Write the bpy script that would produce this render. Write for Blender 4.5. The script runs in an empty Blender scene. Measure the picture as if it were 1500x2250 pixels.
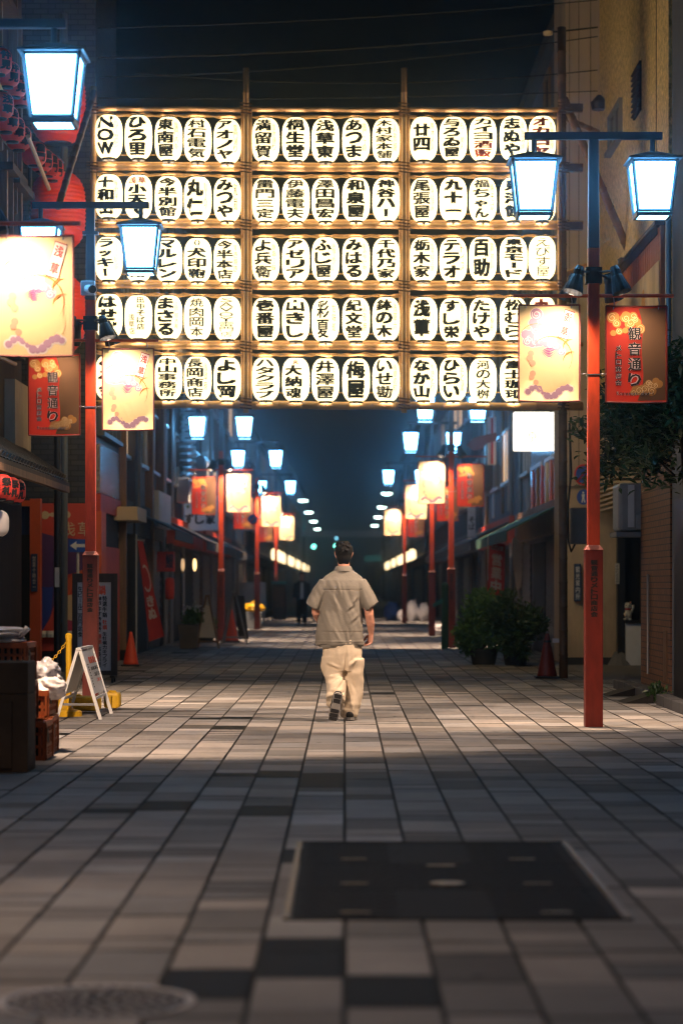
import bpy, bmesh, math, random
from mathutils import Vector, Matrix, noise as mnoise
R = math.radians
sc = bpy.context.scene
col = sc.collection
rnd = random.Random(7)

# ------------------------------------------------------------------ camera
F, CX, CY, H = 5312.5, 757.0, 1285.0, 1.32      # photograph: 1500 x 2250 px, 85 mm lens
cam_d = bpy.data.cameras.new('camera')
cam = bpy.data.objects.new('camera', cam_d); col.objects.link(cam)
cam.location = (0, 0, H); cam.rotation_euler = (R(90), 0, 0)
cam_d.sensor_width = 36; cam_d.sensor_fit = 'AUTO'; cam_d.lens = 85
cam_d.shift_x = -7/2250; cam_d.shift_y = 160/2250
cam_d.clip_start = .1; cam_d.clip_end = 2000
cam_d.dof.use_dof = True; cam_d.dof.focus_distance = 25.2; cam_d.dof.aperture_fstop = 1.8
sc.camera = cam
# ------------------------------------------------------------------ night sky
w = bpy.data.worlds.new('World'); sc.world = w; w.use_nodes = True
bg = w.node_tree.nodes['Background']
bg.inputs[0].default_value = (.16, .30, .52, 1); bg.inputs[1].default_value = .003
# ------------------------------------------------------------------ exposure
sc.view_settings.view_transform = 'Standard'; sc.view_settings.look = 'None'
sc.view_settings.exposure = 0; sc.view_settings.gamma = 1
sc.cycles.use_denoising = True; sc.cycles.filter_width = 1.1
sc.cycles.max_bounces = 5; sc.cycles.diffuse_bounces = 3; sc.cycles.glossy_bounces = 3
sc.cycles.transmission_bounces = 3; sc.cycles.sample_clamp_indirect = 4
sc.cycles.caustics_reflective = False; sc.cycles.caustics_refractive = False
SPOT_W = 330.0          # the banner spotlights
PANE = 24.0              # lamp panes
LANT = 2.35              # paper lanterns

def P(px, py, D): return Vector(((px-CX)*D/F, D, H-(py-CY)*D/F))
def DX(px, X): return F*X/(px-CX)
def ZD(py, D): return H-(py-CY)*D/F
def GD(py): return F*H/(py-CY)                     # distance of a ground point

# ------------------------------------------------------------------ materials
M = {}
def mat(name, c, rough=.6, metal=0, var=0, vs=3.0, bump=0, bs=20.0, emit=None, es=0, trans=0, stretch=None, spec=.5):
    m = bpy.data.materials.new(name); m.use_nodes = True
    nt = m.node_tree; b = nt.nodes['Principled BSDF']
    b.inputs['Base Color'].default_value = (*c, 1); b.inputs['Roughness'].default_value = rough
    b.inputs['Metallic'].default_value = metal; b.inputs['Specular IOR Level'].default_value = spec
    if var or bump:
        tc = nt.nodes.new('ShaderNodeTexCoord'); mp = nt.nodes.new('ShaderNodeMapping')
        nt.links.new(tc.outputs['Object'], mp.inputs[0])
        if stretch: mp.inputs['Scale'].default_value = stretch
    if var:
        n = nt.nodes.new('ShaderNodeTexNoise'); n.inputs['Scale'].default_value = vs; n.inputs['Detail'].default_value = 6
        n.inputs['Roughness'].default_value = .65
        nt.links.new(mp.outputs[0], n.inputs['Vector'])
        r = nt.nodes.new('ShaderNodeValToRGB')
        r.color_ramp.elements[0].position = .3; r.color_ramp.elements[1].position = .7
        r.color_ramp.elements[0].color = (*[max(0, x*(1-var)) for x in c], 1)
        r.color_ramp.elements[1].color = (*[min(1, x*(1+var*.8)) for x in c], 1)
        nt.links.new(n.outputs['Fac'], r.inputs[0]); nt.links.new(r.outputs[0], b.inputs['Base Color'])
    if bump:
        n2 = nt.nodes.new('ShaderNodeTexNoise'); n2.inputs['Scale'].default_value = bs; n2.inputs['Detail'].default_value = 4
        nt.links.new(mp.outputs[0], n2.inputs['Vector'])
        bp = nt.nodes.new('ShaderNodeBump'); bp.inputs['Strength'].default_value = bump; bp.inputs['Distance'].default_value = .02
        nt.links.new(n2.outputs['Fac'], bp.inputs['Height']); nt.links.new(bp.outputs[0], b.inputs['Normal'])
    if emit:
        b.inputs['Emission Color'].default_value = (*emit, 1); b.inputs['Emission Strength'].default_value = es
    if trans:
        out = nt.nodes['Material Output']
        t = nt.nodes.new('ShaderNodeBsdfTranslucent'); t.inputs[0].default_value = (*c, 1)
        mx = nt.nodes.new('ShaderNodeMixShader'); mx.inputs[0].default_value = trans
        nt.links.new(b.outputs[0], mx.inputs[1]); nt.links.new(t.outputs[0], mx.inputs[2])
        nt.links.new(mx.outputs[0], out.inputs['Surface'])
    M[name] = m
    return m

def brick_mat(name, c1, c2, mortar, bw, bh, ms=.012, rough=.7, bump=.3):
    m = bpy.data.materials.new(name); m.use_nodes = True
    nt = m.node_tree; b = nt.nodes['Principled BSDF']; b.inputs['Roughness'].default_value = rough
    tc = nt.nodes.new('ShaderNodeTexCoord'); sx = nt.nodes.new('ShaderNodeSeparateXYZ'); cx = nt.nodes.new('ShaderNodeCombineXYZ')
    ad = nt.nodes.new('ShaderNodeMath'); ad.operation = 'ADD'
    nt.links.new(tc.outputs['Object'], sx.inputs[0])
    nt.links.new(sx.outputs[0], ad.inputs[0]); nt.links.new(sx.outputs[1], ad.inputs[1])
    nt.links.new(ad.outputs[0], cx.inputs[0]); nt.links.new(sx.outputs[2], cx.inputs[1])
    bt = nt.nodes.new('ShaderNodeTexBrick'); bt.inputs['Scale'].default_value = 1
    bt.inputs['Brick Width'].default_value = bw; bt.inputs['Row Height'].default_value = bh; bt.inputs['Mortar Size'].default_value = ms
    bt.inputs['Color1'].default_value = (*c1, 1); bt.inputs['Color2'].default_value = (*c2, 1); bt.inputs['Mortar'].default_value = (*mortar, 1)
    nt.links.new(cx.outputs[0], bt.inputs['Vector']); nt.links.new(bt.outputs['Color'], b.inputs['Base Color'])
    bp = nt.nodes.new('ShaderNodeBump'); bp.inputs['Strength'].default_value = bump; bp.inputs['Distance'].default_value = .01; bp.invert = True
    nt.links.new(bt.outputs['Fac'], bp.inputs['Height']); nt.links.new(bp.outputs[0], b.inputs['Normal'])
    M[name] = m
    return m

# ------------------------------------------------------------------ objects
ORG = {}
def tag(o, label=None, cat=None, group=None, kind=None):
    if label: o['label'] = label
    if cat: o['category'] = cat
    if group: o['group'] = group
    if kind: o['kind'] = kind
    return o
def thing(name, label, cat, loc, group=None):
    o = bpy.data.objects.new(name, None); col.objects.link(o)
    o.empty_display_size = .1
    o.location = loc; ORG[o.name] = Vector(loc)
    return tag(o, label, cat, group)

class MB:
    """collects shapes in world coordinates; build() links them as one mesh object"""
    def __init__(s): s.v = []; s.f = []
    def add(s, vs, fs):
        n = len(s.v); s.v += [Vector(x) for x in vs]; s.f += [tuple(i+n for i in q) for q in fs]; return s
    def box(s, c, d, rot=None):
        hx, hy, hz = d[0]/2, d[1]/2, d[2]/2
        vs = [Vector((x*hx, y*hy, z*hz)) for x in (-1, 1) for y in (-1, 1) for z in (-1, 1)]
        if rot is not None: vs = [rot @ v for v in vs]
        c = Vector(c)
        return s.add([v+c for v in vs], [(0,1,3,2),(4,6,7,5),(0,4,5,1),(2,3,7,6),(0,2,6,4),(1,5,7,3)])
    def bb(s, x0, x1, y0, y1, z0, z1):
        return s.box(((x0+x1)/2, (y0+y1)/2, (z0+z1)/2), (abs(x1-x0), abs(y1-y0), abs(z1-z0)))
    def frustum(s, c, z0, h0, z1, h1):
        """square frustum round the vertical through c"""
        x, y = c[0], c[1]
        vs = [(x+a*h0, y+b*h0, z0) for a, b in ((-1,-1),(1,-1),(1,1),(-1,1))] + [(x+a*h1, y+b*h1, z1) for a, b in ((-1,-1),(1,-1),(1,1),(-1,1))]
        return s.add(vs, [(3,2,1,0),(4,5,6,7)] + [(i, (i+1) % 4, (i+1) % 4+4, i+4) for i in range(4)])
    def tube(s, pts, rad, n=8, cap=True):
        pts = [Vector(p) for p in pts]
        if not hasattr(rad, '__len__'): rad = [rad]*len(pts)
        rings = []; up = None
        for i, p in enumerate(pts):
            t = (pts[min(i+1, len(pts)-1)]-pts[max(i-1, 0)]).normalized()
            if up is None:
                up = Vector((0, 0, 1)) if abs(t.z) < .9 else Vector((0, 1, 0))
            a = t.cross(up).normalized(); b = a.cross(t).normalized(); up = b
            rings.append([p+(a*math.cos(k*2*math.pi/n)+b*math.sin(k*2*math.pi/n))*rad[i] for k in range(n)])
        vs = [v for r in rings for v in r]
        fs = [(i*n+k, i*n+(k+1) % n, (i+1)*n+(k+1) % n, (i+1)*n+k) for i in range(len(pts)-1) for k in range(n)]
        if cap: fs += [tuple(range(n-1, -1, -1)), tuple((len(pts)-1)*n+k for k in range(n))]
        return s.add(vs, fs)
    def lathe(s, c, prof, n=24, cap=True):
        """prof: (radius, z) pairs round the vertical through c"""
        c = Vector(c)
        vs = [c+Vector((r*math.cos(k*2*math.pi/n), r*math.sin(k*2*math.pi/n), z)) for r, z in prof for k in range(n)]
        fs = [(i*n+k, i*n+(k+1) % n, (i+1)*n+(k+1) % n, (i+1)*n+k) for i in range(len(prof)-1) for k in range(n)]
        if cap: fs += [tuple(range(n-1, -1, -1)), tuple((len(prof)-1)*n+k for k in range(n))]
        return s.add(vs, fs)
    def quad(s, a, b, c, d): return s.add([a, b, c, d], [(0, 1, 2, 3)])
    def prism(s, poly, axis, t):
        """poly: world points in one plane, pushed along the vector axis by t"""
        a = Vector(axis)*t; n = len(poly)
        vs = [Vector(p) for p in poly]+[Vector(p)+a for p in poly]
        return s.add(vs, [tuple(range(n-1, -1, -1)), tuple(range(n, 2*n))]+[(i, (i+1) % n, (i+1) % n+n, i+n) for i in range(n)])
    def ellipsoid(s, c, r, nu=16, nv=10):
        c = Vector(c); vs = []; fs = []
        for i in range(nv+1):
            t = math.pi*i/nv
            for k in range(nu):
                p = 2*math.pi*k/nu
                vs.append(c+Vector((r[0]*math.sin(t)*math.cos(p), r[1]*math.sin(t)*math.sin(p), r[2]*math.cos(t))))
        for i in range(nv):
            for k in range(nu): fs.append((i*nu+k, (i+1)*nu+k, (i+1)*nu+(k+1) % nu, i*nu+(k+1) % nu))
        return s.add(vs, fs)
    def build(s, name, m, parent=None, smooth=False, base=None, bevel=0):
        org = ORG[parent.name] if parent else Vector(base if base is not None else (0, 0, 0))
        me = bpy.data.meshes.new(name)
        me.from_pydata([tuple(v-org) for v in s.v], [], s.f); me.update()
        if smooth: me.shade_smooth()
        me.materials.append(M[m] if isinstance(m, str) else m)
        o = bpy.data.objects.new(name, me); col.objects.link(o)
        if parent: o.parent = parent
        else: o.location = org
        ORG[o.name] = org
        if bevel:
            b = o.modifiers.new('b', 'BEVEL'); b.width = bevel; b.segments = 2; b.limit_method = 'ANGLE'
        return o

def copy_tree(o, loc=None, parent=None):
    c = o.copy(); col.objects.link(c)
    if parent: c.parent = parent
    if loc is not None: c.location = loc
    if loc is not None: ORG[c.name] = Vector(loc)
    for ch in list(o.children): copy_tree(ch, None, c)
    return c

# ------------------------------------------------------------------ lettering
_tc = bpy.data.curves.new('lettering_curve', 'FONT'); _tc.size = 1; _tc.resolution_u = 2
_to = bpy.data.objects.new('lettering_curve', _tc); col.objects.link(_to)
_gc = {}; _nv = {}
KEEP = set('ーッ一ニ三・、-|ャュョャっゃゅょ')
def glyph(ch, bold=.03):
    k = (ch, bold)
    if k not in _gc:
        _tc.offset = bold; _tc.body = ch
        dg = bpy.context.evaluated_depsgraph_get(); dg.update()
        me = bpy.data.meshes.new_from_object(_to.evaluated_get(dg))
        vs = [(v.co.x, v.co.y) for v in me.vertices]; fs = [tuple(p.vertices) for p in me.polygons]
        bpy.data.meshes.remove(me)
        xs = [a for a, b in vs] or [0, 1]; ys = [b for a, b in vs] or [0, 1]
        x0, x1, y0, y1 = min(xs), max(xs), min(ys), max(ys)
        if ch in KEEP:                                   # keep its place in the square
            x0, x1, y0, y1 = 0, 1, -.12, .88
        _gc[k] = ([((a-x0)/(x1-x0), (b-y0)/(y1-y0)) for a, b in vs], fs)
    return _gc[k]
def put_glyph(mb, ch, u0, u1, v0, v1, fn, bold=.03, cuts=0, mirror=False, skew=0, turn=False):
    """writes ch in the box u0..u1, v0..v1 of a surface fn(u, v) -> world; bold strokes are shifted copies"""
    vs, fs = glyph(ch, 0)
    if turn: vs = [(b, 1-a) for a, b in vs]
    if mirror: vs = [(1-a, b) for a, b in vs]
    W_, H_ = u1-u0, v1-v0
    if bold > .018:
        e = bold*.92; ex, ey = e, e*.8*min(1, W_/max(1e-6, H_)*1.0+.0)
        if _nv.get(ch, 0) == 0: _nv[ch] = len(vs)
        if _nv[ch] > 62: ey *= .62
        sh = [(-ex, -ey), (ex, -ey), (-ex, ey), (ex, ey)] if bold < .05 else [(-ex, -ey), (ex, -ey), (-ex, ey), (ex, ey), (0, 0)]
        vs = [(a*(1-2*ex)+ex, b*(1-2*ey)+ey) for a, b in vs]
    else: sh = [(0, 0)]
    p0 = fn((u0+u1)/2, (v0+v1)/2); p1 = fn((u0+u1)/2+W_*.05, (v0+v1)/2); p2 = fn((u0+u1)/2, (v0+v1)/2+H_*.05)
    nn = (p1-p0).cross(p2-p0).normalized()
    for k, (sx_, sy_) in enumerate(sh):
        bm = bmesh.new()
        bv = [bm.verts.new((u0+W_*(a+sx_)+skew*(b-.5)*W_, v0+H_*(b+sy_), 0)) for a, b in vs]
        for f in fs:
            try: bm.faces.new([bv[i] for i in f])
            except ValueError: pass
        for c in range(cuts):
            u = u0+W_*(c+1)/(cuts+1)
            bmesh.ops.bisect_plane(bm, geom=bm.verts[:]+bm.edges[:]+bm.faces[:], plane_co=(u, 0, 0), plane_no=(1, 0, 0))
        bm.verts.index_update()
        mb.add([fn(v.co.x, v.co.y)+nn*(.0002*k) for v in bm.verts], [tuple(v.index for v in f.verts) for f in bm.faces])
        bm.free()
def column(mb, txt, uc, wd, v1, v0, fn, bold=.03, cuts=0, mirror=False, gap=.08, skew=0):
    """characters one below the other, from v1 (top) down to v0"""
    n = len(txt); hh = (v1-v0)/n
    for i, ch in enumerate(txt):
        if ch == ' ': continue
        t = v1-i*hh
        put_glyph(mb, ch, uc-wd/2, uc+wd/2, t-hh*(1-gap/2), t-hh*gap/2, fn, bold, cuts, mirror, skew, turn=(ch == 'ー'))
def row(mb, txt, u0, u1, v0, v1, fn, bold=.02, mirror=False):
    n = len(txt); ww = (u1-u0)/n
    for i, ch in enumerate(txt):
        if ch == ' ': continue
        vs, fs = glyph(ch, bold)
        low = ch.islower() and ch not in 'dlbkhtif'
        a = u0+ww*i; k = .88
        if ch in 'il': k = .3
        if ch == '-': put_glyph(mb, ch, a, a+ww, v0, v1, fn, bold); continue
        put_glyph(mb, ch, a+ww*(1-k)/2, a+ww*(1+k)/2, v0, v0+(v1-v0)*(.74 if low else 1), fn, bold, 0, mirror)
def flat_y(y, x0=0, z0=0):
    return lambda u, v: Vector((x0+u, y, z0+v))
def flat_x(x, y0=0, z0=0, sgn=1):
    return lambda u, v: Vector((x, y0+sgn*u, z0+v))
# ------------------------------------------------------------------ palette
mat('vermilion', (.64, .070, .020), .42, var=.22, vs=7, bump=.08, bs=40, stretch=(3, 3, .7))
mat('vermilion_dark', (.18, .018, .008), .5, var=.28, vs=5, bump=.06, bs=30, stretch=(3, 3, .8))  # darkened vermilion; on the post bases it stands in for shade
mat('grey_steel', (.10, .11, .125), .42, .3, var=.1)
mat('black_plastic', (.015, .015, .017), .4)
mat('black_ink', (.012, .010, .009), .8)
mat('red_ink', (.85, .11, .045), .8)
mat('brown_ink', (.14, .09, .04), .8)
mat('faint_red_ink', (.60, .16, .08), .8)
mat('paper', (.8, .75, .62), .8, emit=(1, .80, .42), es=LANT)
mat('paper_far', (.8, .75, .62), .8, emit=(1, .74, .40), es=3.0)
mat('bulb', (.8, .7, .5), .5, emit=(1, .74, .46), es=26)
mat('lamp_glass', (.7, .8, .9), .3, emit=(.15, .52, 1), es=PANE)
mat('lamp_base_glass', (.6, .7, .8), .3, emit=(.22, .6, 1), es=PANE*.5)
mat('led', (.8, .85, .8), .3, emit=(.72, 1, .92), es=14)
mat('lens', (.9, .8, .7), .3, emit=(1, .80, .62), es=40)
mat('lens_soft', (.9, .8, .7), .3, emit=(1, .80, .62), es=1.2)
mat('bamboo', (.52, .30, .14), .42, var=.35, vs=2.2, stretch=(1, 1, 1))
mat('bamboo_dark', (.16, .085, .04), .5, var=.4, vs=3)
mat('rope', (.55, .31, .13), .9, var=.3, vs=30, bump=.6, bs=90)
mat('banner_yellow', (.92, .74, .40), .75, trans=.45)
mat('banner_red', (.52, .03, .013), .75, trans=.25)
mat('banner_brown', (.17, .085, .035), .75, trans=.15)
mat('banner_edge', (.30, .10, .10), .8, trans=.2)
mat('print_gold', (.50, .23, .05), .8)
mat('print_gold_line', (.85, .60, .30), .8)
mat('print_lilac', (.46, .30, .44), .8, trans=.4)
mat('print_white', (.9, .82, .8), .8, trans=.45)
mat('print_cream', (.92, .70, .40), .8, trans=.4)
mat('print_pink', (.85, .42, .30), .8, trans=.45)
mat('print_plum', (.30, .09, .26), .8, trans=.3)
mat('print_orange', (.82, .22, .05), .8, trans=.4)
mat('print_maroon', (.32, .05, .05), .8)
mat('print_black', (.02, .015, .015), .8)
mat('chain_metal', (.5, .5, .52), .3, .9)
mat('sky_lantern', (.86, .06, .045), .55, var=.1, trans=.15)
mat('red_paper', (.92, .06, .025), .5, var=.12, vs=4, bump=.15, bs=30)
mat('timber', (.25, .14, .075), .7, var=.45, vs=2, stretch=(6, 6, .6))
mat('timber_dark', (.055, .034, .022), .75, var=.4, vs=2, stretch=(6, 6, .6))
mat('roof_tile', (.11, .075, .045), .55, var=.4, vs=3)
mat('plaster_dark', (.045, .045, .052), .85, var=.3, vs=1.2)
mat('plaster_grey', (.17, .165, .17), .85, var=.25, vs=1.2, bump=.1)
mat('plaster_blue', (.13, .15, .19), .85, var=.2, vs=1.5)
mat('plaster_cream', (.55, .42, .29), .85, var=.35, vs=1.1, stretch=(1.5, 1.5, .5))
mat('plaster_tan', (.72, .49, .21), .9, var=.62, vs=17, bump=1.0, bs=26, stretch=(1, 1, .8))
mat('panel_beige', (.42, .33, .26), .6, var=.12, vs=1, stretch=(2, 2, .3))
mat('panel_white', (.74, .74, .78), .5, var=.1)
mat('seam', (.06, .05, .045), .8)
mat('dark_void', (.006, .006, .008), .8)  # near-black, stands in for the shade inside openings
mat('window_glass', (.02, .026, .034), .12)
mat('window_lit', (.3, .2, .1), .4, emit=(1, .62, .3), es=.8)
mat('alu', (.32, .32, .33), .35, .6)
mat('shutter', (.11, .11, .115), .45, .5, var=.15, stretch=(1, 1, 1))
mat('green_canvas', (.03, .10, .065), .8, var=.2)
mat('dark_canvas', (.03, .03, .033), .8, var=.3)
mat('orange_paint', (.72, .12, .025), .5, var=.15, vs=2)
mat('red_wall', (.60, .06, .025), .55, var=.15, vs=2)
mat('purple_paint', (.09, .03, .14), .6)
mat('blue_paint', (.02, .05, .34), .6)
mat('cream_paint', (.65, .50, .30), .6)
mat('pink_paint', (.42, .05, .12), .6)
mat('white_paint', (.72, .72, .72), .5, var=.08)
mat('off_white', (.58, .56, .55), .6, var=.1)
mat('sign_blue', (.015, .075, .42), .4)
mat('sign_red', (.55, .02, .02), .4)
mat('sign_black', (.02, .02, .022), .4)
mat('lit_sign', (.9, .88, .8), .5, emit=(1, .92, .76), es=2.4)
mat('lit_blue', (.3, .6, .8), .5, emit=(.25, .75, 1), es=3.2)
mat('lit_green', (.3, .9, .8), .5, emit=(.2, 1, .78), es=9)
mat('lit_teal', (.05, .3, .28), .5, emit=(.05, .42, .38), es=.12)
mat('lit_amber', (.8, .6, .3), .5, emit=(1, .62, .25), es=3)
mat('relief_metal', (.40, .34, .33), .18, .9, bump=2.2, bs=26)
mat('gloss_panel', (.34, .36, .42), .16, .75, bump=.12, bs=5, stretch=(1, 1, .2))
mat('yellow_plastic', (.72, .42, .015), .42, var=.15, vs=6)
mat('crate_orange', (.36, .085, .022), .5, var=.2, vs=5)
mat('cardboard', (.11, .062, .032), .85, var=.3, vs=4)
mat('cone_orange', (.78, .07, .015), .5, var=.12, vs=8)
mat('bag_white', (.78, .76, .78), .3, var=.12, vs=10, trans=.2)
mat('bag_clear', (.42, .41, .44), .25, var=.3, vs=12, trans=.2)
mat('bin_grey', (.16, .18, .2), .6)
mat('teal_cloth', (.02, .19, .19), .8)
mat('blue_sheet', (.015, .05, .20), .5)
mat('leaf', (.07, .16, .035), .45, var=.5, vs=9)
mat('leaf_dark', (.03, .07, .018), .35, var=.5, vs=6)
mat('bark', (.06, .045, .03), .9, var=.3)
mat('pot', (.02, .022, .024), .6)
mat('pot_grey', (.16, .13, .12), .8, var=.2)
mat('iron', (.014, .012, .011), .75, 0, var=.4, vs=14, bump=.4, bs=60, spec=.25)
mat('iron_rim', (.30, .23, .16), .5, .35, var=.3, vs=20)
mat('skin', (.55, .27, .19), .55, var=.1, vs=14)
mat('hair', (.005, .0045, .0045), .75, bump=.15, bs=60, spec=.2)
mat('shirt', (.20, .185, .16), .85, var=.07, vs=16, bump=.12, bs=60)
mat('shirt_seam', (.17, .135, .095), .9)
mat('trousers', (.68, .575, .44), .85, var=.07, vs=14, bump=.12, bs=50)
mat('shoe_dark', (.016, .016, .018), .55)
mat('shoe_grey', (.30, .29, .28), .6)
mat('wire', (.004, .004, .005), .6)
mat('dark_cloth', (.012, .012, .015), .85)
mat('flag_red', (.55, .04, .035), .75, var=.15, trans=.2)
mat('far_facade', (.045, .055, .07), .8, var=.2, vs=.1)
mat('far_white', (.35, .37, .4), .6)
mat('cat_white', (.6, .57, .52), .4)
mat('ac_white', (.26, .255, .25), .45, var=.12)
mat('poster_dark_blue', (.015, .04, .13), .6)
brick_mat('brick_brown', (.20, .085, .040), (.15, .062, .032), (.035, .022, .016), .22, .075, .007)
brick_mat('dark_tilework', (.030, .032, .042), (.075, .068, .06), (.008, .008, .010), .24, .085, .008, rough=.45)
brick_mat('shop_tile', (.085, .08, .082), (.07, .065, .07), (.03, .03, .03), .2, .2, .008, rough=.3)

def tint_mat(name, rough):
    m = bpy.data.materials.new(name); m.use_nodes = True; nt = m.node_tree; b = nt.nodes['Principled BSDF']
    at = nt.nodes.new('ShaderNodeAttribute'); at.attribute_name = 'tint'
    tc = nt.nodes.new('ShaderNodeTexCoord')
    n = nt.nodes.new('ShaderNodeTexNoise'); n.inputs['Scale'].default_value = 1.3; n.inputs['Detail'].default_value = 8; n.inputs['Roughness'].default_value = .7
    n2 = nt.nodes.new('ShaderNodeTexNoise'); n2.inputs['Scale'].default_value = 120; n2.inputs['Detail'].default_value = 3
    for q in (n, n2): nt.links.new(tc.outputs['Object'], q.inputs['Vector'])
    mr = nt.nodes.new('ShaderNodeMapRange'); mr.inputs['From Min'].default_value = .3; mr.inputs['From Max'].default_value = .7
    mr.inputs['To Min'].default_value = .72; mr.inputs['To Max'].default_value = 1.12
    nt.links.new(n.outputs['Fac'], mr.inputs['Value'])
    mr2 = nt.nodes.new('ShaderNodeMapRange'); mr2.inputs['From Min'].default_value = .35; mr2.inputs['From Max'].default_value = .65
    mr2.inputs['To Min'].default_value = .82; mr2.inputs['To Max'].default_value = 1.12
    nt.links.new(n2.outputs['Fac'], mr2.inputs['Value'])
    mu = nt.nodes.new('ShaderNodeMath'); mu.operation = 'MULTIPLY'
    nt.links.new(mr.outputs[0], mu.inputs[0]); nt.links.new(mr2.outputs[0], mu.inputs[1])
    mx = nt.nodes.new('ShaderNodeVectorMath'); mx.operation = 'SCALE'
    nt.links.new(at.outputs['Color'], mx.inputs[0]); nt.links.new(mu.outputs[0], mx.inputs['Scale'])
    nt.links.new(mx.outputs[0], b.inputs['Base Color'])
    bp = nt.nodes.new('ShaderNodeBump'); bp.inputs['Strength'].default_value = .35; bp.inputs['Distance'].default_value = .004
    nt.links.new(n2.outputs['Fac'], bp.inputs['Height']); nt.links.new(bp.outputs[0], b.inputs['Normal'])
    b.inputs['Roughness'].default_value = rough; b.inputs['Specular IOR Level'].default_value = .2
    vo = nt.nodes.new('ShaderNodeTexVoronoi'); vo.inputs['Scale'].default_value = 1.9; nt.links.new(tc.outputs['Object'], vo.inputs['Vector'])
    m2 = nt.nodes.new('ShaderNodeMapRange'); m2.inputs['From Min'].default_value = .035; m2.inputs['From Max'].default_value = .06; m2.inputs['To Min'].default_value = .35; m2.inputs['To Max'].default_value = 1
    nt.links.new(vo.outputs['Distance'], m2.inputs['Value'])
    mu2 = nt.nodes.new('ShaderNodeMath'); mu2.operation = 'MULTIPLY'; nt.links.new(mu.outputs[0], mu2.inputs[0]); nt.links.new(m2.outputs[0], mu2.inputs[1]); nt.links.new(mu2.outputs[0], mx.inputs['Scale'])
    M[name] = m
tint_mat('paver', .72)
mat('mortar', (.028, .026, .025), .9, var=.3)

mat('rust_paint', (.20, .055, .03), .6, var=.2)

mat('manhole_iron', (.48, .45, .43), .6, .2, var=.3, vs=20)
# ------------------------------------------------------------------ ground and paving
tag(MB().quad((-40, -25, -.012), (40, -25, -.012), (40, 330, -.012), (-40, 330, -.012)).build('ground', 'mortar'), kind='structure')
def gp(px, py):
    d = GD(py); return ((px-CX)*d/F, d)
dark_marks = [gp(*q) for q in ((515,1702),(612,1696),(705,1712),(705,1722),(255,1781),(372,1770),(580,1783),(630,1893),(640,2065),(855,2205),
                               (450,2178),(505,1602),(530,1577),(455,1579),(660,2105),(820,1523),(690,2090))]
def paving():
    vs = []; fs = []; tints = []
    pr = random.Random(11); W = .305
    for c in range(-13, 13):
        x0 = c*W; x1 = x0+W
        d = 1.5+pr.random()*.6
        while d < 135:
            L = .61 if pr.random() < .55 else .305
            if d > 70: L *= 2
            g = .0110; gx = .0085
            cx, cy = (x0+x1)/2, d+L/2
            z = pr.uniform(-.0012, .0012); t1, t2 = pr.uniform(-.0012, .0012), pr.uniform(-.0008, .0008)
            n = len(vs)
            vs += [(x0+gx, d+g, z-t1-t2), (x1-gx, d+g, z-t1+t2), (x1-gx, d+L-g, z+t1+t2), (x0+gx, d+L-g, z+t1-t2)]
            fs.append((n, n+1, n+2, n+3))
            k = pr.gauss(1, .19)
            wrm = pr.uniform(-.02, .03)
            if pr.random() < .14: k *= .68
            if pr.random() < .07: k *= 1.22
            dk = any(x0 <= mx < x1 and d <= my < d+L for mx, my in dark_marks)
            if dk or (abs(x0) > 2.5 and pr.random() < .03): k = .035
            k *= (1, .97, .95, 1.03)[c % 4]
            tints.append((.30*k+wrm*.5*k, .29*k, .288*k-wrm*.5*k))
            d += L
    me = bpy.data.meshes.new('pavement'); me.from_pydata(vs, [], fs)
    a = me.color_attributes.new('tint', 'FLOAT_COLOR', 'CORNER')
    for i, t in enumerate(tints):
        for k in range(4): a.data[i*4+k].color = (*t, 1)
    me.materials.append(M['paver'])
    o = bpy.data.objects.new('pavement', me); col.objects.link(o); tag(o, kind='structure')
paving()
mat('far_paving', (.2, .19, .185), .6, var=.2)
tag(MB().quad((-4, 135, -.004), (4, 135, -.004), (4, 320, -.004), (-4, 320, -.004)).build('road', 'far_paving'), kind='structure')
tag(MB().quad((3.58, -5, .002), (30, -5, .002), (30, 40, .002), (3.58, 40, .002)).build('side_pavement', 'far_paving'), kind='structure')
tag(MB().quad((-3.97, -5, -.003), (-30, -5, -.003), (-30, 40, -.003), (-3.97, 40, -.003)).build('side_path', 'far_paving'), kind='structure')
kb = MB()
for i in range(34):
    y = 10.2+i*.61
    if 26.2 < y < 27.4: continue
    kb.bb(3.43, 3.575, y+.004, y+.60, -.02, .11+.004*(i % 3))
tag(kb.build('kerb', 'plaster_dark', bevel=.01), kind='structure')

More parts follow.
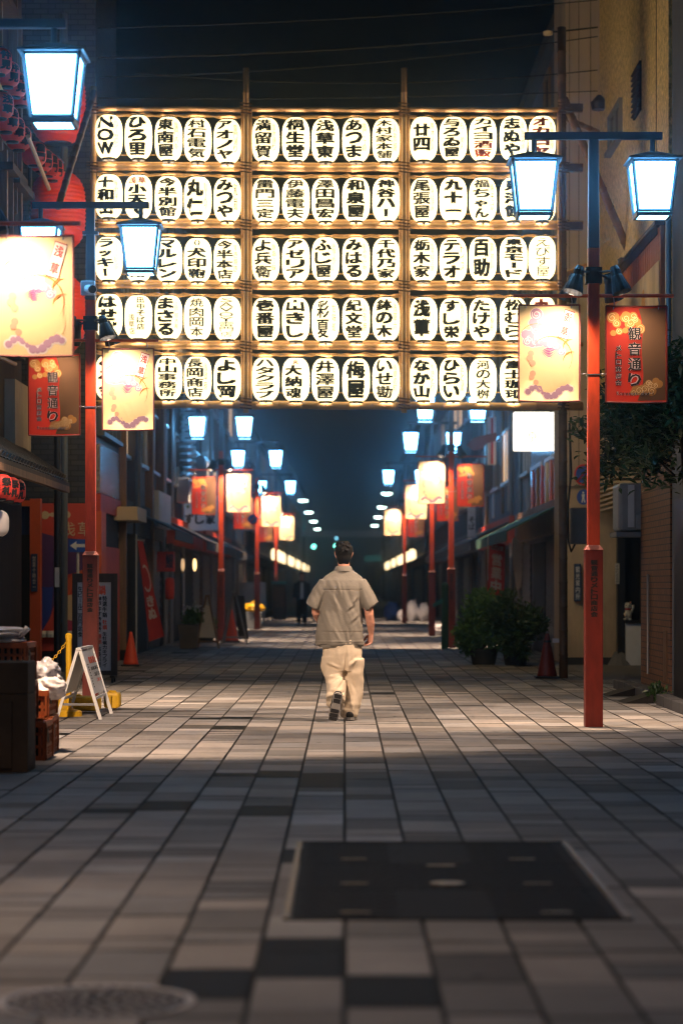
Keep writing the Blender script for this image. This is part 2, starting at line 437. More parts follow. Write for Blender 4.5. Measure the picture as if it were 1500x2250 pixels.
# rectangular pit cover
x0, x1, y0, y1 = -.225, 1.115, 9.52, 12.35
pc = thing('utility_cover', 'large dark rectangular steel pit cover with pale rims set into the paving', 'pit cover', (.445, 10.9, 0))
f = MB()
f.bb(x0-.018, x0+.008, y0, y1, -.02, .009); f.build('side_frame', 'iron_rim', pc)
MB().bb(x1-.008, x1+.018, y0, y1, -.02, .009).build('side_frame', 'iron_rim', pc)
for a, b in ((y0-.018, y0), (y1, y1+.018)): MB().bb(x0-.018, x1+.018, a, b, -.02, .008).build('end_frame', 'iron', pc)
for i in range(3):
    a = y0+(y1-y0)*i/3; b = y0+(y1-y0)*(i+1)/3
    f = MB(); f.bb(x0+.015, x1-.015, a+.008, b-.008, -.02, .004)
    nx, ny = 22, 14
    for p in range(nx):
        for q in range(ny):
            cx, cy = x0+.06+(x1-x0-.17)*p/(nx-1)+(.028 if q % 2 else 0), a+.06+(b-a-.12)*q/(ny-1)
            if 6 < p < 14 and i != 1: continue
            f.box((cx, cy, .0055), (.030, .010, .0024), Matrix.Rotation(R(45 if (p+q) % 2 else -45), 3, 'Z'))
    pl = f.build('cover_plate', 'iron', pc)
    for u in (.2, .8):
        MB().box((x0+(x1-x0)*u, a+.16, .009), (.12, .03, .004)).build('lifting_slot', 'iron_rim', pl)
MB().lathe((.45, 10.62, .007), [(.075, 0), (.075, .005), (.05, .007)], 20).build('badge', 'iron_rim', pc)
MB().box((.45, 11.3, .009), (.13, .05, .004)).build('badge', 'iron_rim', pc)

# round manhole cover
mx, my = gp(212, 2203)
mh = thing('manhole_cover', 'round cast iron manhole cover with raised pattern near the bottom left', 'manhole cover', (mx, my, 0))
MB().lathe((mx, my, 0), [(.285, -.01), (.285, .006), (.315, .006), (.315, -.01)], 48, False).build('rim', 'manhole_iron', mh)
f = MB(); f.lathe((mx, my, 0), [(.28, -.01), (.28, .003)], 48)
f.build('cover_plate', 'iron', mh)
f = MB()
for r_, n in ((.255, 34), (.215, 28), (.175, 22), (.135, 17), (.095, 11), (.05, 6)):
    for k in range(n):
        a = k*2*math.pi/n+r_*9
        f.box((mx+r_*math.cos(a), my+r_*math.sin(a), .006), (.022, .026, .006), Matrix.Rotation(a, 3, 'Z'))
f.build('raised_pattern', 'manhole_iron', mh)
# ------------------------------------------------------------------ street lamps
def spot_light(parent, loc, target, watts, size=110, blend=.5, colr=(1, .69, .46)):
    l = bpy.data.lights.new('spotlight_beam', 'SPOT'); l.energy = watts; l.color = colr
    l.spot_size = R(size); l.spot_blend = blend; l.shadow_soft_size = .035
    o = bpy.data.objects.new('spotlight_beam', l); col.objects.link(o)
    o.parent = parent; o.location = Vector(loc)-ORG[parent.name]
    o.rotation_euler = (Vector(target)-Vector(loc)).to_track_quat('-Z', 'Y').to_euler()
    return o
def street_lamp(X, D, label, back, lettering=True, rear=False, watts=SPOT_W, banners=True):
    """back = +1: the spotlights stand on the far side of the banners, -1: on the near side"""
    t = thing('street_lamp', label, 'street lamp', (X, D, 0), 'vermilion street lamps along the street')
    sl = MB().bb(X-.0825, X+.0825, D-.0825, D+.0825, 0, 1.64).frustum((X, D), 1.64, .09, 1.69, .058)
    s = sl.build('post_base', 'vermilion_dark', t, bevel=.006)  # light falling off down the post is put into this darker colour
    if lettering:
        f = MB(); column(f, '観音通りメトロ商店会', 0, .066, 1.555, 1.02, flat_y(D-.0845, X), .05, gap=.10)
        f.build('lettering', 'black_ink', s)
    MB().frustum((X, D), 1.66, .056, 4.45, .052).build('post', 'vermilion', t, bevel=.004)
    MB().frustum((X, D), 4.45, .051, 5.46, .044).build('upper_post', 'grey_steel', t, bevel=.004)
    if back < 0: MB().bb(X-.085, X+.085, D-.06, D+.06, 5.17, 5.205).build('clamp', 'grey_steel', t)
    MB().bb(X-.64, X+.64, D-.03, D+.03, 5.462, 5.53).build('crossarm', 'grey_steel', t, bevel=.004)
    for s in (-1, 1):
        x = X+s*.55
        rf = MB().tube([(x, D, 5.462), (x, D, 5.32)], .024, 10).frustum((x, D), 5.27, .245, 5.345, .045).frustum((x, D), 5.255, .245, 5.27, .245)
        lm = rf.build('lamp', 'grey_steel', t)
        fr = MB(); zt, zb, ht, hb = 5.252, 4.775, .205, .152
        for a, b in ((-1,-1),(1,-1),(1,1),(-1,1)):
            fr.tube([(x+a*ht, D+b*ht, zt), (x+a*hb, D+b*hb, zb)], .016, 4)
        for z, h in ((zt-.012, ht), (zb+.01, hb)):
            for q in range(4):
                c, e = [((-1,-1),(1,-1)),((1,-1),(1,1)),((1,1),(-1,1)),((-1,1),(-1,-1))][q]
                fr.tube([(x+c[0]*h, D+c[1]*h, z), (x+e[0]*h, D+e[1]*h, z)], .014, 4)
        fr.build('lamp_frame', 'grey_steel', lm)
        tr = MB()
        for q in range(4):
            c, e = [((-1,-1),(1,-1)),((1,-1),(1,1)),((1,1),(-1,1)),((-1,1),(-1,-1))][q]
            h = .168
            tr.add([(x+c[0]*h, D+c[1]*h, 4.768), (x+e[0]*h, D+e[1]*h, 4.768), (x+e[0]*h*.97, D+e[1]*h*.97, 4.735), (x+c[0]*h*.97, D+c[1]*h*.97, 4.735),
                    (x+c[0]*h*.82, D+c[1]*h*.82, 4.768), (x+e[0]*h*.82, D+e[1]*h*.82, 4.768), (x+e[0]*h*.82, D+e[1]*h*.82, 4.735), (x+c[0]*h*.82, D+c[1]*h*.82, 4.735)],
                   [(0,1,2,3), (4,7,6,5), (3,2,6,7), (0,4,5,1)])
        tr.build('lamp_tray', 'grey_steel', lm)
        g = MB()
        for q in range(4):
            c, e = [((-1,-1),(1,-1)),((1,-1),(1,1)),((1,1),(-1,1)),((-1,1),(-1,-1))][q]
            k, k2 = ht-.012, hb-.010
            g.quad((x+c[0]*k2, D+c[1]*k2, zb), (x+e[0]*k2, D+e[1]*k2, zb), (x+e[0]*k, D+e[1]*k, zt), (x+c[0]*k, D+c[1]*k, zt))
        g.build('glass', 'lamp_glass', lm)
        h = .139
        MB().quad((x-h, D-h, 4.741), (x-h, D+h, 4.741), (x+h, D+h, 4.741), (x+h, D-h, 4.741)).build('base_glass', 'lamp_base_glass', lm)
    MB().tube([(X-.745, D, 4.01), (X+.745, D, 4.01)], .017, 8).build('banner_arm', 'vermilion', t)
    MB().bb(X-.075, X+.075, D-.07, D+.07, 4.12, 4.27).build('spotlight_bracket', 'black_plastic', t)
    inner = -1 if X > 0 else 1
    for s in (-1, 1):
        for bk in ((-1, 1) if rear else (-1,)):
            o_ = .05 if D == 18 else .165
            p = Vector((X+s*o_, D+bk*(.34 if bk < 0 else .20), 4.20)); q = Vector((X+s*(o_+.05), D+bk*(.37 if bk < 0 else .25), 4.03))
            MB().tube([(X+s*.05, D+bk*.07, 4.22), p], .012, 6).build('spotlight_arm', 'black_plastic', t)
            d = (q-p).normalized()
            hs = MB().tube([p-d*.04, p, p+d*.05, p+d*.06, q, q+d*.035], [.035, .05, .05, .055, .088, .092], 14, False).build('spotlight', 'black_plastic', t)
            MB().tube([q-d*.03, q-d*.02], [.06, .055], 14).build('lens', 'lens' if s == inner else 'lens_soft', hs)
            k = watts*(.50 if s == inner else .12)
            if bk < 0: spot_light(t, q+d*.05, (X+s*.42, D+.02, 3.42 if D != 9.4 else 2.2), k*(1 if D < 40 else 1.5), 145 if D == 9.4 else 130 if D > 40 and X < 0 else 96, 1.0)
            else: spot_light(t, q+d*.05, (X+s*(1.0 if D != 18 else 1.5), D+(1.5 if D != 18 else 3.4), 0), watts*(3.3 if s == inner else 1.0), 80, .45)
    for s in (-1, 1):
        f = MB()
        for k in range(3):
            q = X+s*(.062+.022*k); f.tube([(q+.013*math.cos(a*.6283), D-.03+(.006*math.sin(a*.6283) if k % 2 else 0), 3.28+(0 if k % 2 else .007*math.sin(a*.6283))) for a in range(11)], .003, 5, False)
        f.build('chain', 'chain_metal', t)
    MB().bb(X-.062, X+.062, D-.062, D+.062, 3.268, 3.278).build('chain_strap', 'chain_metal', t)
    return t

# ------------------------------------------------------------------ banners
def cloud(mb, c, pts, fn, n=18):
    for i, (u, v, r) in enumerate(pts):
        k = i*.00022
        vs = [fn(u+r*math.cos(a*2*math.pi/n), v+r*math.sin(a*2*math.pi/n))+Vector((0, -k, 0)) for a in range(n)]
        mb.add(vs, [tuple(range(n))])
def arc(mb, u, v, r, a0, a1, wd, fn, n=14, r2=None):
    vs = []; r2 = r2 or r
    for i in range(n+1):
        t = R(a0+(a1-a0)*i/n); rr = r+(r2-r)*i/n; k = wd*(1-abs(i/n-.5)*1.2)
        vs += [fn(u+(rr-k/2)*math.cos(t), v+(rr-k/2)*math.sin(t)), fn(u+(rr+k/2)*math.cos(t), v+(rr+k/2)*math.sin(t))]
    mb.add(vs, [(2*i, 2*i+2, 2*i+3, 2*i+1) for i in range(n)])
def spiral(mb, u, v, r, turns, wd, fn, s=1, ph=0):
    vs = []; n = int(20*turns)
    for i in range(n+1):
        t = ph+s*i/n*turns*2*math.pi; rr = r*(1-.8*i/n)
        vs += [fn(u+(rr-wd/2)*math.cos(t), v+(rr-wd/2)*math.sin(t)), fn(u+(rr+wd/2)*math.cos(t), v+(rr+wd/2)*math.sin(t))]
    mb.add(vs, [(2*i, 2*i+2, 2*i+3, 2*i+1) for i in range(n)])
def banner(xc, D, zt, label, red, mirror=False, full=True, group=None):
    w_, h_ = .565, .895
    t = thing('banner', label, 'banner', (xc, D, zt-h_), group)
    ph = xc*3+D
    def surf(off):
        def fn(u, v):                                      # u 0..1 from the left, v 0..1 from the bottom
            uu = u
            return Vector((xc-w_/2+w_*uu, D+.005*math.sin(ph+uu*7+v*3)*(1.1-v)-off*.4, zt-h_+h_*v+.006*math.sin(uu*math.pi)*(-1)))
        return fn
    def sheet(name, m, u0, u1, v0, v1, off, nu=14, nv=14, parent=t):
        f = MB(); fn = surf(off)
        vs = [fn(u0+(u1-u0)*i/nu, v0+(v1-v0)*j/nv) for j in range(nv+1) for i in range(nu+1)]
        f.add(vs, [(j*(nu+1)+i, j*(nu+1)+i+1, (j+1)*(nu+1)+i+1, (j+1)*(nu+1)+i) for j in range(nv) for i in range(nu)])
        return f.build(name, m, parent, smooth=True)
    cl = sheet('cloth', 'banner_red' if red else 'banner_yellow', 0, 1, 0, 1, 0)
    ed = MB(); fn = surf(.001)
    for a, b in (((0, 0), (1, 0)), ((1, 0), (1, 1)), ((1, 1), (0, 1)), ((0, 1), (0, 0))):
        ed.tube([fn(a[0]+(b[0]-a[0])*i/10, a[1]+(b[1]-a[1])*i/10) for i in range(11)], .009, 5)
    ed.build('hem', 'banner_edge' if not red else 'vermilion_dark', t)
    for u in (.12, .86):
        p = surf(0)(u, 1.0)
        MB().tube([p+Vector((0, 0, -.03)), p+Vector((.01, 0, .03)), p+Vector((0, 0, 4.01-zt))], .006, 5).build('hook', 'chain_metal', t)
    fn = surf(.008); fw = surf(.0085)
    if red:
        f = MB(); f2 = surf(.0045)
        # the brown half has a bulging left edge
        edge = [(.52+.10*math.sin(v*math.pi)+.03*math.sin(v*9), v) for v in [i/16 for i in range(17)]]
        vs = [f2(u+(.98-u)*j/8, .02+.96*v) for u, v in edge for j in range(9)]
        f.add(vs, [(i*9+j, i*9+j+1, i*9+j+10, i*9+j+9) for i in range(16) for j in range(8)]); f.build('brown_panel', 'banner_brown', cl)
        f = MB(); pr = random.Random(5)
        top = [(.06+.5*(i/13), .84+.10*pr.random()-.12*abs(i/13-.4), .055+.035*pr.random()) for i in range(14)]+[(.12, .72, .05), (.22, .74, .06), (.32, .75, .05), (.45, .9, .07), (.2, .9, .09), (.33, .9, .08)]
        top = [q for q in top if q[1]+q[2] < .985 and q[0]-q[2] > .01]
        bot = [(.45+.42*(i/9), .10+.03*pr.random()+.08*(i/9), .05+.03*pr.random()) for i in range(10)]+[(.7, .2, .06), (.82, .22, .06), (.75, .12, .08)]
        if mirror: top = [(1-a, b, c) for a, b, c in top]; bot = [(1-a, b, c) for a, b, c in bot]
        asp = h_/w_
        fc = lambda u, v: fw(u, v)
        # cloud radii are in widths of the banner
        fcl = lambda u, v: fc(u, v)
        for qs in (top, bot):
            cl_mb = MB()
            for i, (u, v, r) in enumerate(qs):
                n = 16
                cl_mb.add([fw(u+r*math.cos(a*2*math.pi/n), v+r/asp*math.sin(a*2*math.pi/n))+Vector((0, -i*.00004, 0)) for a in range(n)], [tuple(range(n))])
            cl_mb.build('cloud_print', 'print_gold', cl)
        if full:
            fs_ = surf(.013)
            for qs in (top, bot):
                f = MB()
                for (u, v, r) in qs[::2]:
                    vs = []; n = 22
                    for i in range(n+1):
                        a = i/n*1.4*2*math.pi+u*9; rr = r*.8*(1-.75*i/n)
                        for e in (-.006, .006): vs.append(fs_(u+(rr+e)*math.cos(a), v+(rr+e)/asp*math.sin(a)))
                    f.add(vs, [(2*i, 2*i+2, 2*i+3, 2*i+1) for i in range(n)])
                f.build('cloud_marking', 'print_gold_line', cl)
        for nm, m, off, b in (('edge_lettering', 'print_white', .0150, .075), ('lettering', 'print_black', .0180, .022)):
            f = MB(); g = surf(off)
            column(f, '観音通り', .47, .215, .80, .16, g, b, gap=.16)
            f.build(nm, m, cl); f = MB()
            column(f, 'メトロ商店会', .205, .105, .60, .17, g, b, gap=.12); f.build('small_'+nm, m, cl)
            if full: f = MB(); row(f, 'Kannon-dori', .17, .80, .075, .115, g, b*.8); f.build('roman_'+nm, m, cl)
    else:
        asp = h_/w_; pr = random.Random(9)
        pts = [(.04+.50*pr.random(), .62+.31*pr.random(), .07+.05*pr.random()) for i in range(22)]
        pts += [(.30+.40*i/8, .66-.02*i+.05*pr.random(), .05+.02*pr.random()) for i in range(9)]
        pts += [(.05+.3*pr.random(), .60+.05*pr.random(), .06) for i in range(5)]
        pts = [q for q in pts if q[1]+q[2]/asp < .975 and q[0]-q[2] > .03]
        low = [(.15+.7*i/11, .10+.05*math.sin(i*.8), .045+.03*pr.random()) for i in range(12)]
        def discs(nm, m, qs, off, grow=0):
            f = MB(); g = surf(off); n = 16
            for i, (u, v, r) in enumerate(qs):
                r += grow
                f.add([g(u+r*math.cos(a*2*math.pi/n), v+r/asp*math.sin(a*2*math.pi/n))+Vector((0, -i*.00003, 0)) for a in range(n)], [tuple(range(n))])
            return f.build(nm, m, cl)
        discs('cloud_edge', 'print_white', pts, .0025, .012); discs('low_cloud_edge', 'print_white', low, .0025, .012)
        discs('cloud_print', 'print_lilac', pts, .0060); discs('low_cloud_print', 'print_lilac', [(a, b, c*.8) for a, b, c in low], .0060)
        discs('pale_print', 'print_cream', [(.50, .36, .20), (.45, .30, .22), (.60, .28, .22), (.48, .22, .20), (.38, .40, .13), (.72, .38, .16), (.74, .26, .16), (.62, .46, .14)], .0060)
        discs('arm_print', 'print_pink', [(.20, .50, .05), (.18, .45, .055), (.23, .40, .05)], .0100)
        discs('leg_print', 'print_pink', [(.21, .25, .045), (.23, .29, .05), (.28, .20, .045)], .0100)
        f = MB(); g = surf(.0085)
        for (u, v, r) in pts[::2]:
            vs = []; n = 22
            for i in range(n+1):
                a = i/n*1.5*2*math.pi+u*9; rr = r*.8*(1-.75*i/n)
                for e in (-.006, .006): vs.append(g(u+(rr+e)*math.cos(a), v+(rr+e)/asp*math.sin(a)))
            f.add(vs, [(2*i, 2*i+2, 2*i+3, 2*i+1) for i in range(n)])
        f.build('cloud_marking', 'print_white', cl)
        f = MB(); g = surf(.0115)
        def sw(u, v, r, a0, a1, wd, r2=None):
            n = 14; vs = []; r2 = r2 or r
            for i in range(n+1):
                t_ = R(a0+(a1-a0)*i/n); rr = r+(r2-r)*i/n; k = wd*(1.05-abs(i/n-.5)*1.9)
                for e in (-k/2, k/2): vs.append(g(u+(rr+e)*math.cos(t_), v+(rr+e)/asp*math.sin(t_)))
            f.add(vs, [(2*i, 2*i+2, 2*i+3, 2*i+1) for i in range(n)])
        for k in range(6): sw(.50, .44, .05+.026*k, 175-6*k, 20+5*k, .018)
        f.build('swirl_print', 'print_plum', cl)
        f = MB()
        sw(.52, .46, .34, 150, -35, .02, .36); sw(.86, .56, .13, 190, 80, .035); sw(.88, .42, .15, 180, 75, .03); sw(.3, .62, .3, 160, 60, .012)
        f.build('ribbon_print', 'print_orange', cl)
        # the slanting name tag
        f = MB(); g = surf(.0115)
        cu, cv, hw, hh, sk = .78, .80, .082, .145, .062
        q = lambda a, b, s=1: g(cu+a*hw*s+b*sk, cv+b*hh*s-a*.018)
        f.quad(q(-1, -1), q(1, -1), q(1, 1), q(-1, 1)); f.build('tag_edge', 'print_maroon', cl)
        g = surf(.0125); f = MB(); f.quad(q(-1, -1, .93), q(1, -1, .93), q(1, 1, .93), q(-1, 1, .93)); f.build('tag_print', 'print_white', cl)
        g = surf(.0140); f = MB(); tf = lambda a, b: q(a, b)
        put_glyph(f, '浅', -.7, .7, .18, .80, tf, .05, 0, mirror); put_glyph(f, '草', -.7, .7, -.80, -.15, tf, .05, 0, mirror)
        f.build('lettering', 'print_maroon', cl)
    return t

POSTS = [   # X, D, back, words for the post, words for its banners
    (-2.71, 18.0, -1, 'left edge of the picture', 'in front of the big red lanterns'),
    (2.31, 22.5, 1, 'by the leafy tree, the nearest on the right', 'beside the leafy tree'),
    (-2.79, 26.6, -1, 'behind the white folding sign with a camera on it', 'above the white folding sign'),
    (2.23, 50.7, 1, 'just beyond the potted shrubs', 'above the potted shrubs'),
    (-2.89, 56.6, -1, 'beside the wooden easel boards', 'above the wooden easel boards'),
    (2.25, 62.4, 1, 'between the potted shrubs and the white rubbish bags', 'second past the bamboo arch'),
    (-2.56, 70.8, -1, 'beside the bin with the yellow bag', 'above the bin with the yellow bag'),
    (2.05, 83.0, 1, 'at the white rubbish bags', 'above the white rubbish bags'),
    (-2.60, 91.6, -1, 'farthest on the left, before the glowing string lanterns', 'before the glowing string lanterns'),
]
for i, (X, D, bk, wl, bl) in enumerate(POSTS):
    t = street_lamp(X, D, 'vermilion street lamp, '+wl, bk, D < 60, rear=True, watts=SPOT_W*(1.5 if i == 0 else 1 if D < 30 else 1.15))
    side = 1 if X > 0 else -1
    z_in, z_out = (3.925, 3.915) if i == 1 else (3.92, 3.86)
    banner(X-side*.41, D, z_in, 'yellow banner with lilac clouds and a name tag '+bl, False, mirror=(i == 1), full=D < 30, group='yellow banners on the street lamps')
    if i > 0:
        banner(X+side*.40, D, z_out, 'red and brown lettered banner with gold clouds '+bl, True, full=D < 30, group='red banners on the street lamps')
# the same row of lamps goes on behind the picture's left edge and lights the near paving
street_lamp(-2.71, 9.4, 'vermilion street lamp without banners, before the left edge of the picture', -1, True, rear=False, watts=SPOT_W*1.9)
# a security camera on the second post
X, D = -2.79, 26.6
t = thing('security_camera', 'pale blue security camera strapped to the street lamp behind the folding sign', 'security camera', (X, D-.06, 4.50))
z = ZD(637, D)
MB().bb(X-.10, X+.055, D-.10, D-.055, z-.07, z+.09).build('mount', 'panel_white', t, bevel=.01)
b = MB().tube([(X-.02, D-.10, z), (X+.05, D-.30, z-.03)], [.045, .05], 12).build('body', 'panel_white', t)
MB().tube([(X+.05, D-.30, z-.03), (X+.055, D-.315, z-.032)], [.045, .04], 12).build('lens', 'black_plastic', b)
# ------------------------------------------------------------------ bamboo arch
AD = 34.2; AS = F/AD
t = thing('bamboo_arch', 'tall bamboo lattice frame spanning the street and holding rows of lit lanterns', 'lantern arch', (0, AD, 0))
ARCH = t
def bamboo(a, b, r, name='bamboo_pole', m='bamboo', node=.33):
    a, b = Vector(a), Vector(b); L = (b-a).length; n = max(1, int(L/node)); pts = []; rad = []
    br = random.Random(int(a.x*100+b.z*37))
    for i in range(n+1):
        c = a+(b-a)*(i/n)+Vector((0, br.uniform(-.006, .006), br.uniform(-.008, .008) if abs((b-a).x) > 1 else 0))
        if 0 < i < n:
            d = (b-a).normalized()*.014
            pts += [c-d, c, c+d]; rad += [r*.97, r*1.13, r*.97]
        else: pts.append(c); rad.append(r)
    return MB().tube(pts, rad, 10).build(name, m, ARCH, smooth=True)
A = lambda px, py, dy=0: P(px, py, AD)*1+Vector((0, dy, 0))
bamboo(A(203, 1480), A(206, 190), .045)
bamboo(A(1237, 1492), A(1233, 60), .062, m='bamboo_dark')
bamboo(A(1228, 890, -.1), A(1226, 250, -.1), .030)
for x in (541, 887):
    bamboo(A(x, 908, -.07), A(x, 152, -.07), .040); bamboo(A(x+9, 895, -.02), A(x+9, 240, -.02), .026)
    bamboo(A(x-8, 895, -.02), A(x-8, 240, -.02), .022)
LV = [242, 371, 497, 631, 764, 888]
for i, y in enumerate(LV):
    dl = -3 if i < 5 else -5
    if i == 0:
        bamboo(A(205, y-3), A(1236, y), .036)
    elif i < 5:
        bamboo(A(203, y+dl), A(1240, y+1), .043); bamboo(A(203, y-11+dl, .10), A(1282, y-10, .10), .033)
    else:
        bamboo(A(203, y), A(1280, y+6), .060)
RY = [257, 388, 519, 651, 780]
BAYS = [(214, 533), (552, 880), (897, 1222)]
for y in RY:
    for k, (a, b) in enumerate(BAYS):
        pr = random.Random(y+k); pts = []; rad = []
        for i in range(26):
            u = i/25; pts.append(A(a+(b-a)*u, y-(5 if k == 0 else 0)*(1-u)+pr.uniform(-1.6, 1.6)+(1.5 if k == 2 else 0)*(1-u), -.02))
            rad.append(.020+pr.uniform(-.007, .012))
        MB().tube(pts, rad, 7).build('rope_bar', 'rope', t)
for y in RY[:]:
    MB().tube([A(207, y+84), A(1230, y+82)], .006, 5).build('cable', 'rope', t)
# lashings where poles cross
for x in (541, 887, 1235, 206):
    for y in LV:
        f = MB()
        for k in range(4): f.tube([A(x-13, y-12+k*7, -.14), A(x+13, y-9+k*7, -.14)], .010, 5)
        f.build('lashing', 'bamboo_dark', t)
# braces
bamboo(P(128, 455, 31.5), A(208, 205, -.06), .045, 'brace', 'bamboo_dark')
bamboo(A(1238, 218), P(1386, 566, 36.5), .060, 'brace', 'bamboo_dark')
bamboo(A(1220, 250), P(1312, 290, 36.0), .04, 'brace', 'bamboo_dark')
bamboo(A(1236, 606), P(1296, 583, 35.0), .05, 'brace', 'bamboo')
for y in (237, 369, 497):
    MB().bb(A(1240, 0).x, A(1279, 0).x, AD-.05, AD+.07, A(0, y+8).z, A(0, y-8).z).build('stub', 'bamboo_dark', t)
MB().bb(A(1240, 0).x, A(1292, 0).x, AD-.03, AD+.02, A(0, 951).z, A(0, 945).z).build('stub', 'bamboo_dark', t)

# ------------------------------------------------------------------ paper lanterns
XS = [240, 305, 371, 435, 500, 584, 650, 715, 782, 848, 930, 995, 1060, 1127, 1190]
YS = [[302,303,307,309,312, 309,308,310,309,310, 307,307,307,305,305],
      [433,434,437,438,440, 441,441,441,440,440, 441,439,440,440,440],
      [570,571,572,573,574, 572,573,571,571,572, 571,572,570,570,568],
      [695,698,698,700,700, 703,703,704,703,702, 702,704,703,702,700],
      [830,830,831,832,834, 834,835,836,836,835, 834,834,836,836,836]]
# main column | side column (r = red, k = black) ; weight
TXT = [[('NOW','rヘアーサロン',.05),('ひろ里','',.06),('東南屋','r雷門内外',.05),('村石電気','',.04),('アオノヤ','k雷門通り',.055),
        ('満留賀','k並木通り',.05),('桐生堂','',.055),('浅草東','',.055),('あつま','k雷門一丁目',.055),('木村家本舗','r人形焼',.04),
        ('廿四','r条木人父',.06),('与ろゐ屋','kらーめん',.055),('カイヨ','酒販',.055),('志ぬや','rおこのみ焼',.055),('*オカヨヤ','k札幌会館',.06)],
       [('十和田','r手打そば',.065),('小天て','^浅草',.065),('今半別館','',.055),('丸仁','kおでんや',.06),('みつや','k和裁',.055),
        ('雷門三定','',.045),('伊藤電夫','',.045),('澤田昌宏','',.05),('和泉屋','',.06),('神谷ハー','',.06),
        ('尾張屋','rおそば天丼',.045),('九十一','',.075),('福ちゃん','k焼そば',.045),('東洋館','',.06),('東海','r浅草演芸',.05)],
       [('ラッキー','kショッピング',.06),('花中館','',.05),('マルレン','',.06),('犬印鞄','',.05),('今半本店','kすき焼き',.045),
        ('よ兵衛','r焼串三昧',.045),('アゼリア','',.055),('ふじ屋','r染絵てぬぐい',.05),('みはる','kおみやげ物',.06),('千代乃家','',.055),
        ('栃木家','r生そば三宝',.05),('テラオ','rトイス',.06),('百助','r雷門花川戸',.06),('東京モード','',.065),('えびす屋','',.015)],
       [('はせ川','',.075),('田中そば店','<浅草店',.03),('まさる','r江戸前大鮨',.06),('焼肉岡本','',.02),('SAVOY雷門店','',.008),
        ('壱番屋','',.06),('山きし','',.06),('彩夏','k甘味処',.03),('紀文堂','r人形焼',.05),('鉢の木','k浅草六',.055),
        ('浅草','kーーー',.075),('すし栄','kあさくさい',.06),('たけや','k江戸駒形',.055),('松むら','',.04),('*丸天','',.06)],
       [('くろ金','',.065),('井口や','',.055),('中山事務所','',.045),('長岡商店','k浅草有',.04),('よし岡','',.065),
        ('ハタクラブ','',.045),('大納魂','r火',.05),('井澤屋','',.045),('梅屋','',.055),('いせ勘','r浅草の町',.045),
        ('なか山','rやきとり',.065),('ひらい','rおと酒',.06),('河の大桝','',.03),('富士珈琲','',.05),('金井','',.05)]]
ORD = ['first','second','third','fourth','fifth','sixth','seventh','eighth','ninth','tenth','eleventh','twelfth','thirteenth','fourteenth','fifteenth']
ROWN = ['top','second','middle','fourth','bottom']
NUM = {1:'one',2:'two',3:'three',4:'four',5:'five',6:'six',7:'seven',8:'eight'}
def lant_r(z, R_, h):                                       # radius at height z from the middle
    k = min(1, abs(z)/h); return R_*max(.0, 1-k**3.4)**(1/2.3)
def chochin(c, R_, Hh, name, label, cat, group, shade, capm='black_plastic', nrib=0, cut=.93, bulb=False):
    """round paper lantern hanging with its middle at c"""
    t = thing(name, label, cat, c, group)
    n = 26 if not nrib else nrib*4
    prof = []
    for i in range(n+1):
        z = -Hh*cut+2*Hh*cut*i/n; r = lant_r(z, R_, Hh)
        if nrib: r *= 1-.035*abs(math.cos(i*math.pi/4))
        prof.append((r, z))
    s = MB().lathe(c, prof, 28, not bulb).build('paper_shade', shade, t, smooth=True)
    r0 = prof[0][0]
    if bulb:
        for z_ in (1, -1): MB().lathe(c, [(r0*.9, z_*(Hh*cut-.004)), (r0*.3, z_*(Hh*cut+.004))][::z_], 12).build('bulb_glow', 'bulb', t)
    MB().lathe(c, [(r0*.98, Hh*cut-.008), (r0*1.02, Hh*cut+.018), (r0*(.9 if bulb else .5), Hh*cut+.02)], 20, not bulb).build('top_ring', capm, t)
    MB().lathe(c, [(r0*(.88 if bulb else .5), -Hh*cut-.03), (r0*.95, -Hh*cut-.022), (r0*.98, -Hh*cut+.008)], 20, not bulb).build('bottom_ring', capm, t)
    return t, s
def on_lant(c, R_, Hh, off=.007, rot=0):
    c = Vector(c)
    def fn(u, v):
        r = lant_r(v, R_, Hh)+off; a = u/R_
        return c+Vector((r*math.sin(a+rot), -r*math.cos(a+rot), v))
    return fn
RL, HL = 30/AS, 50/AS
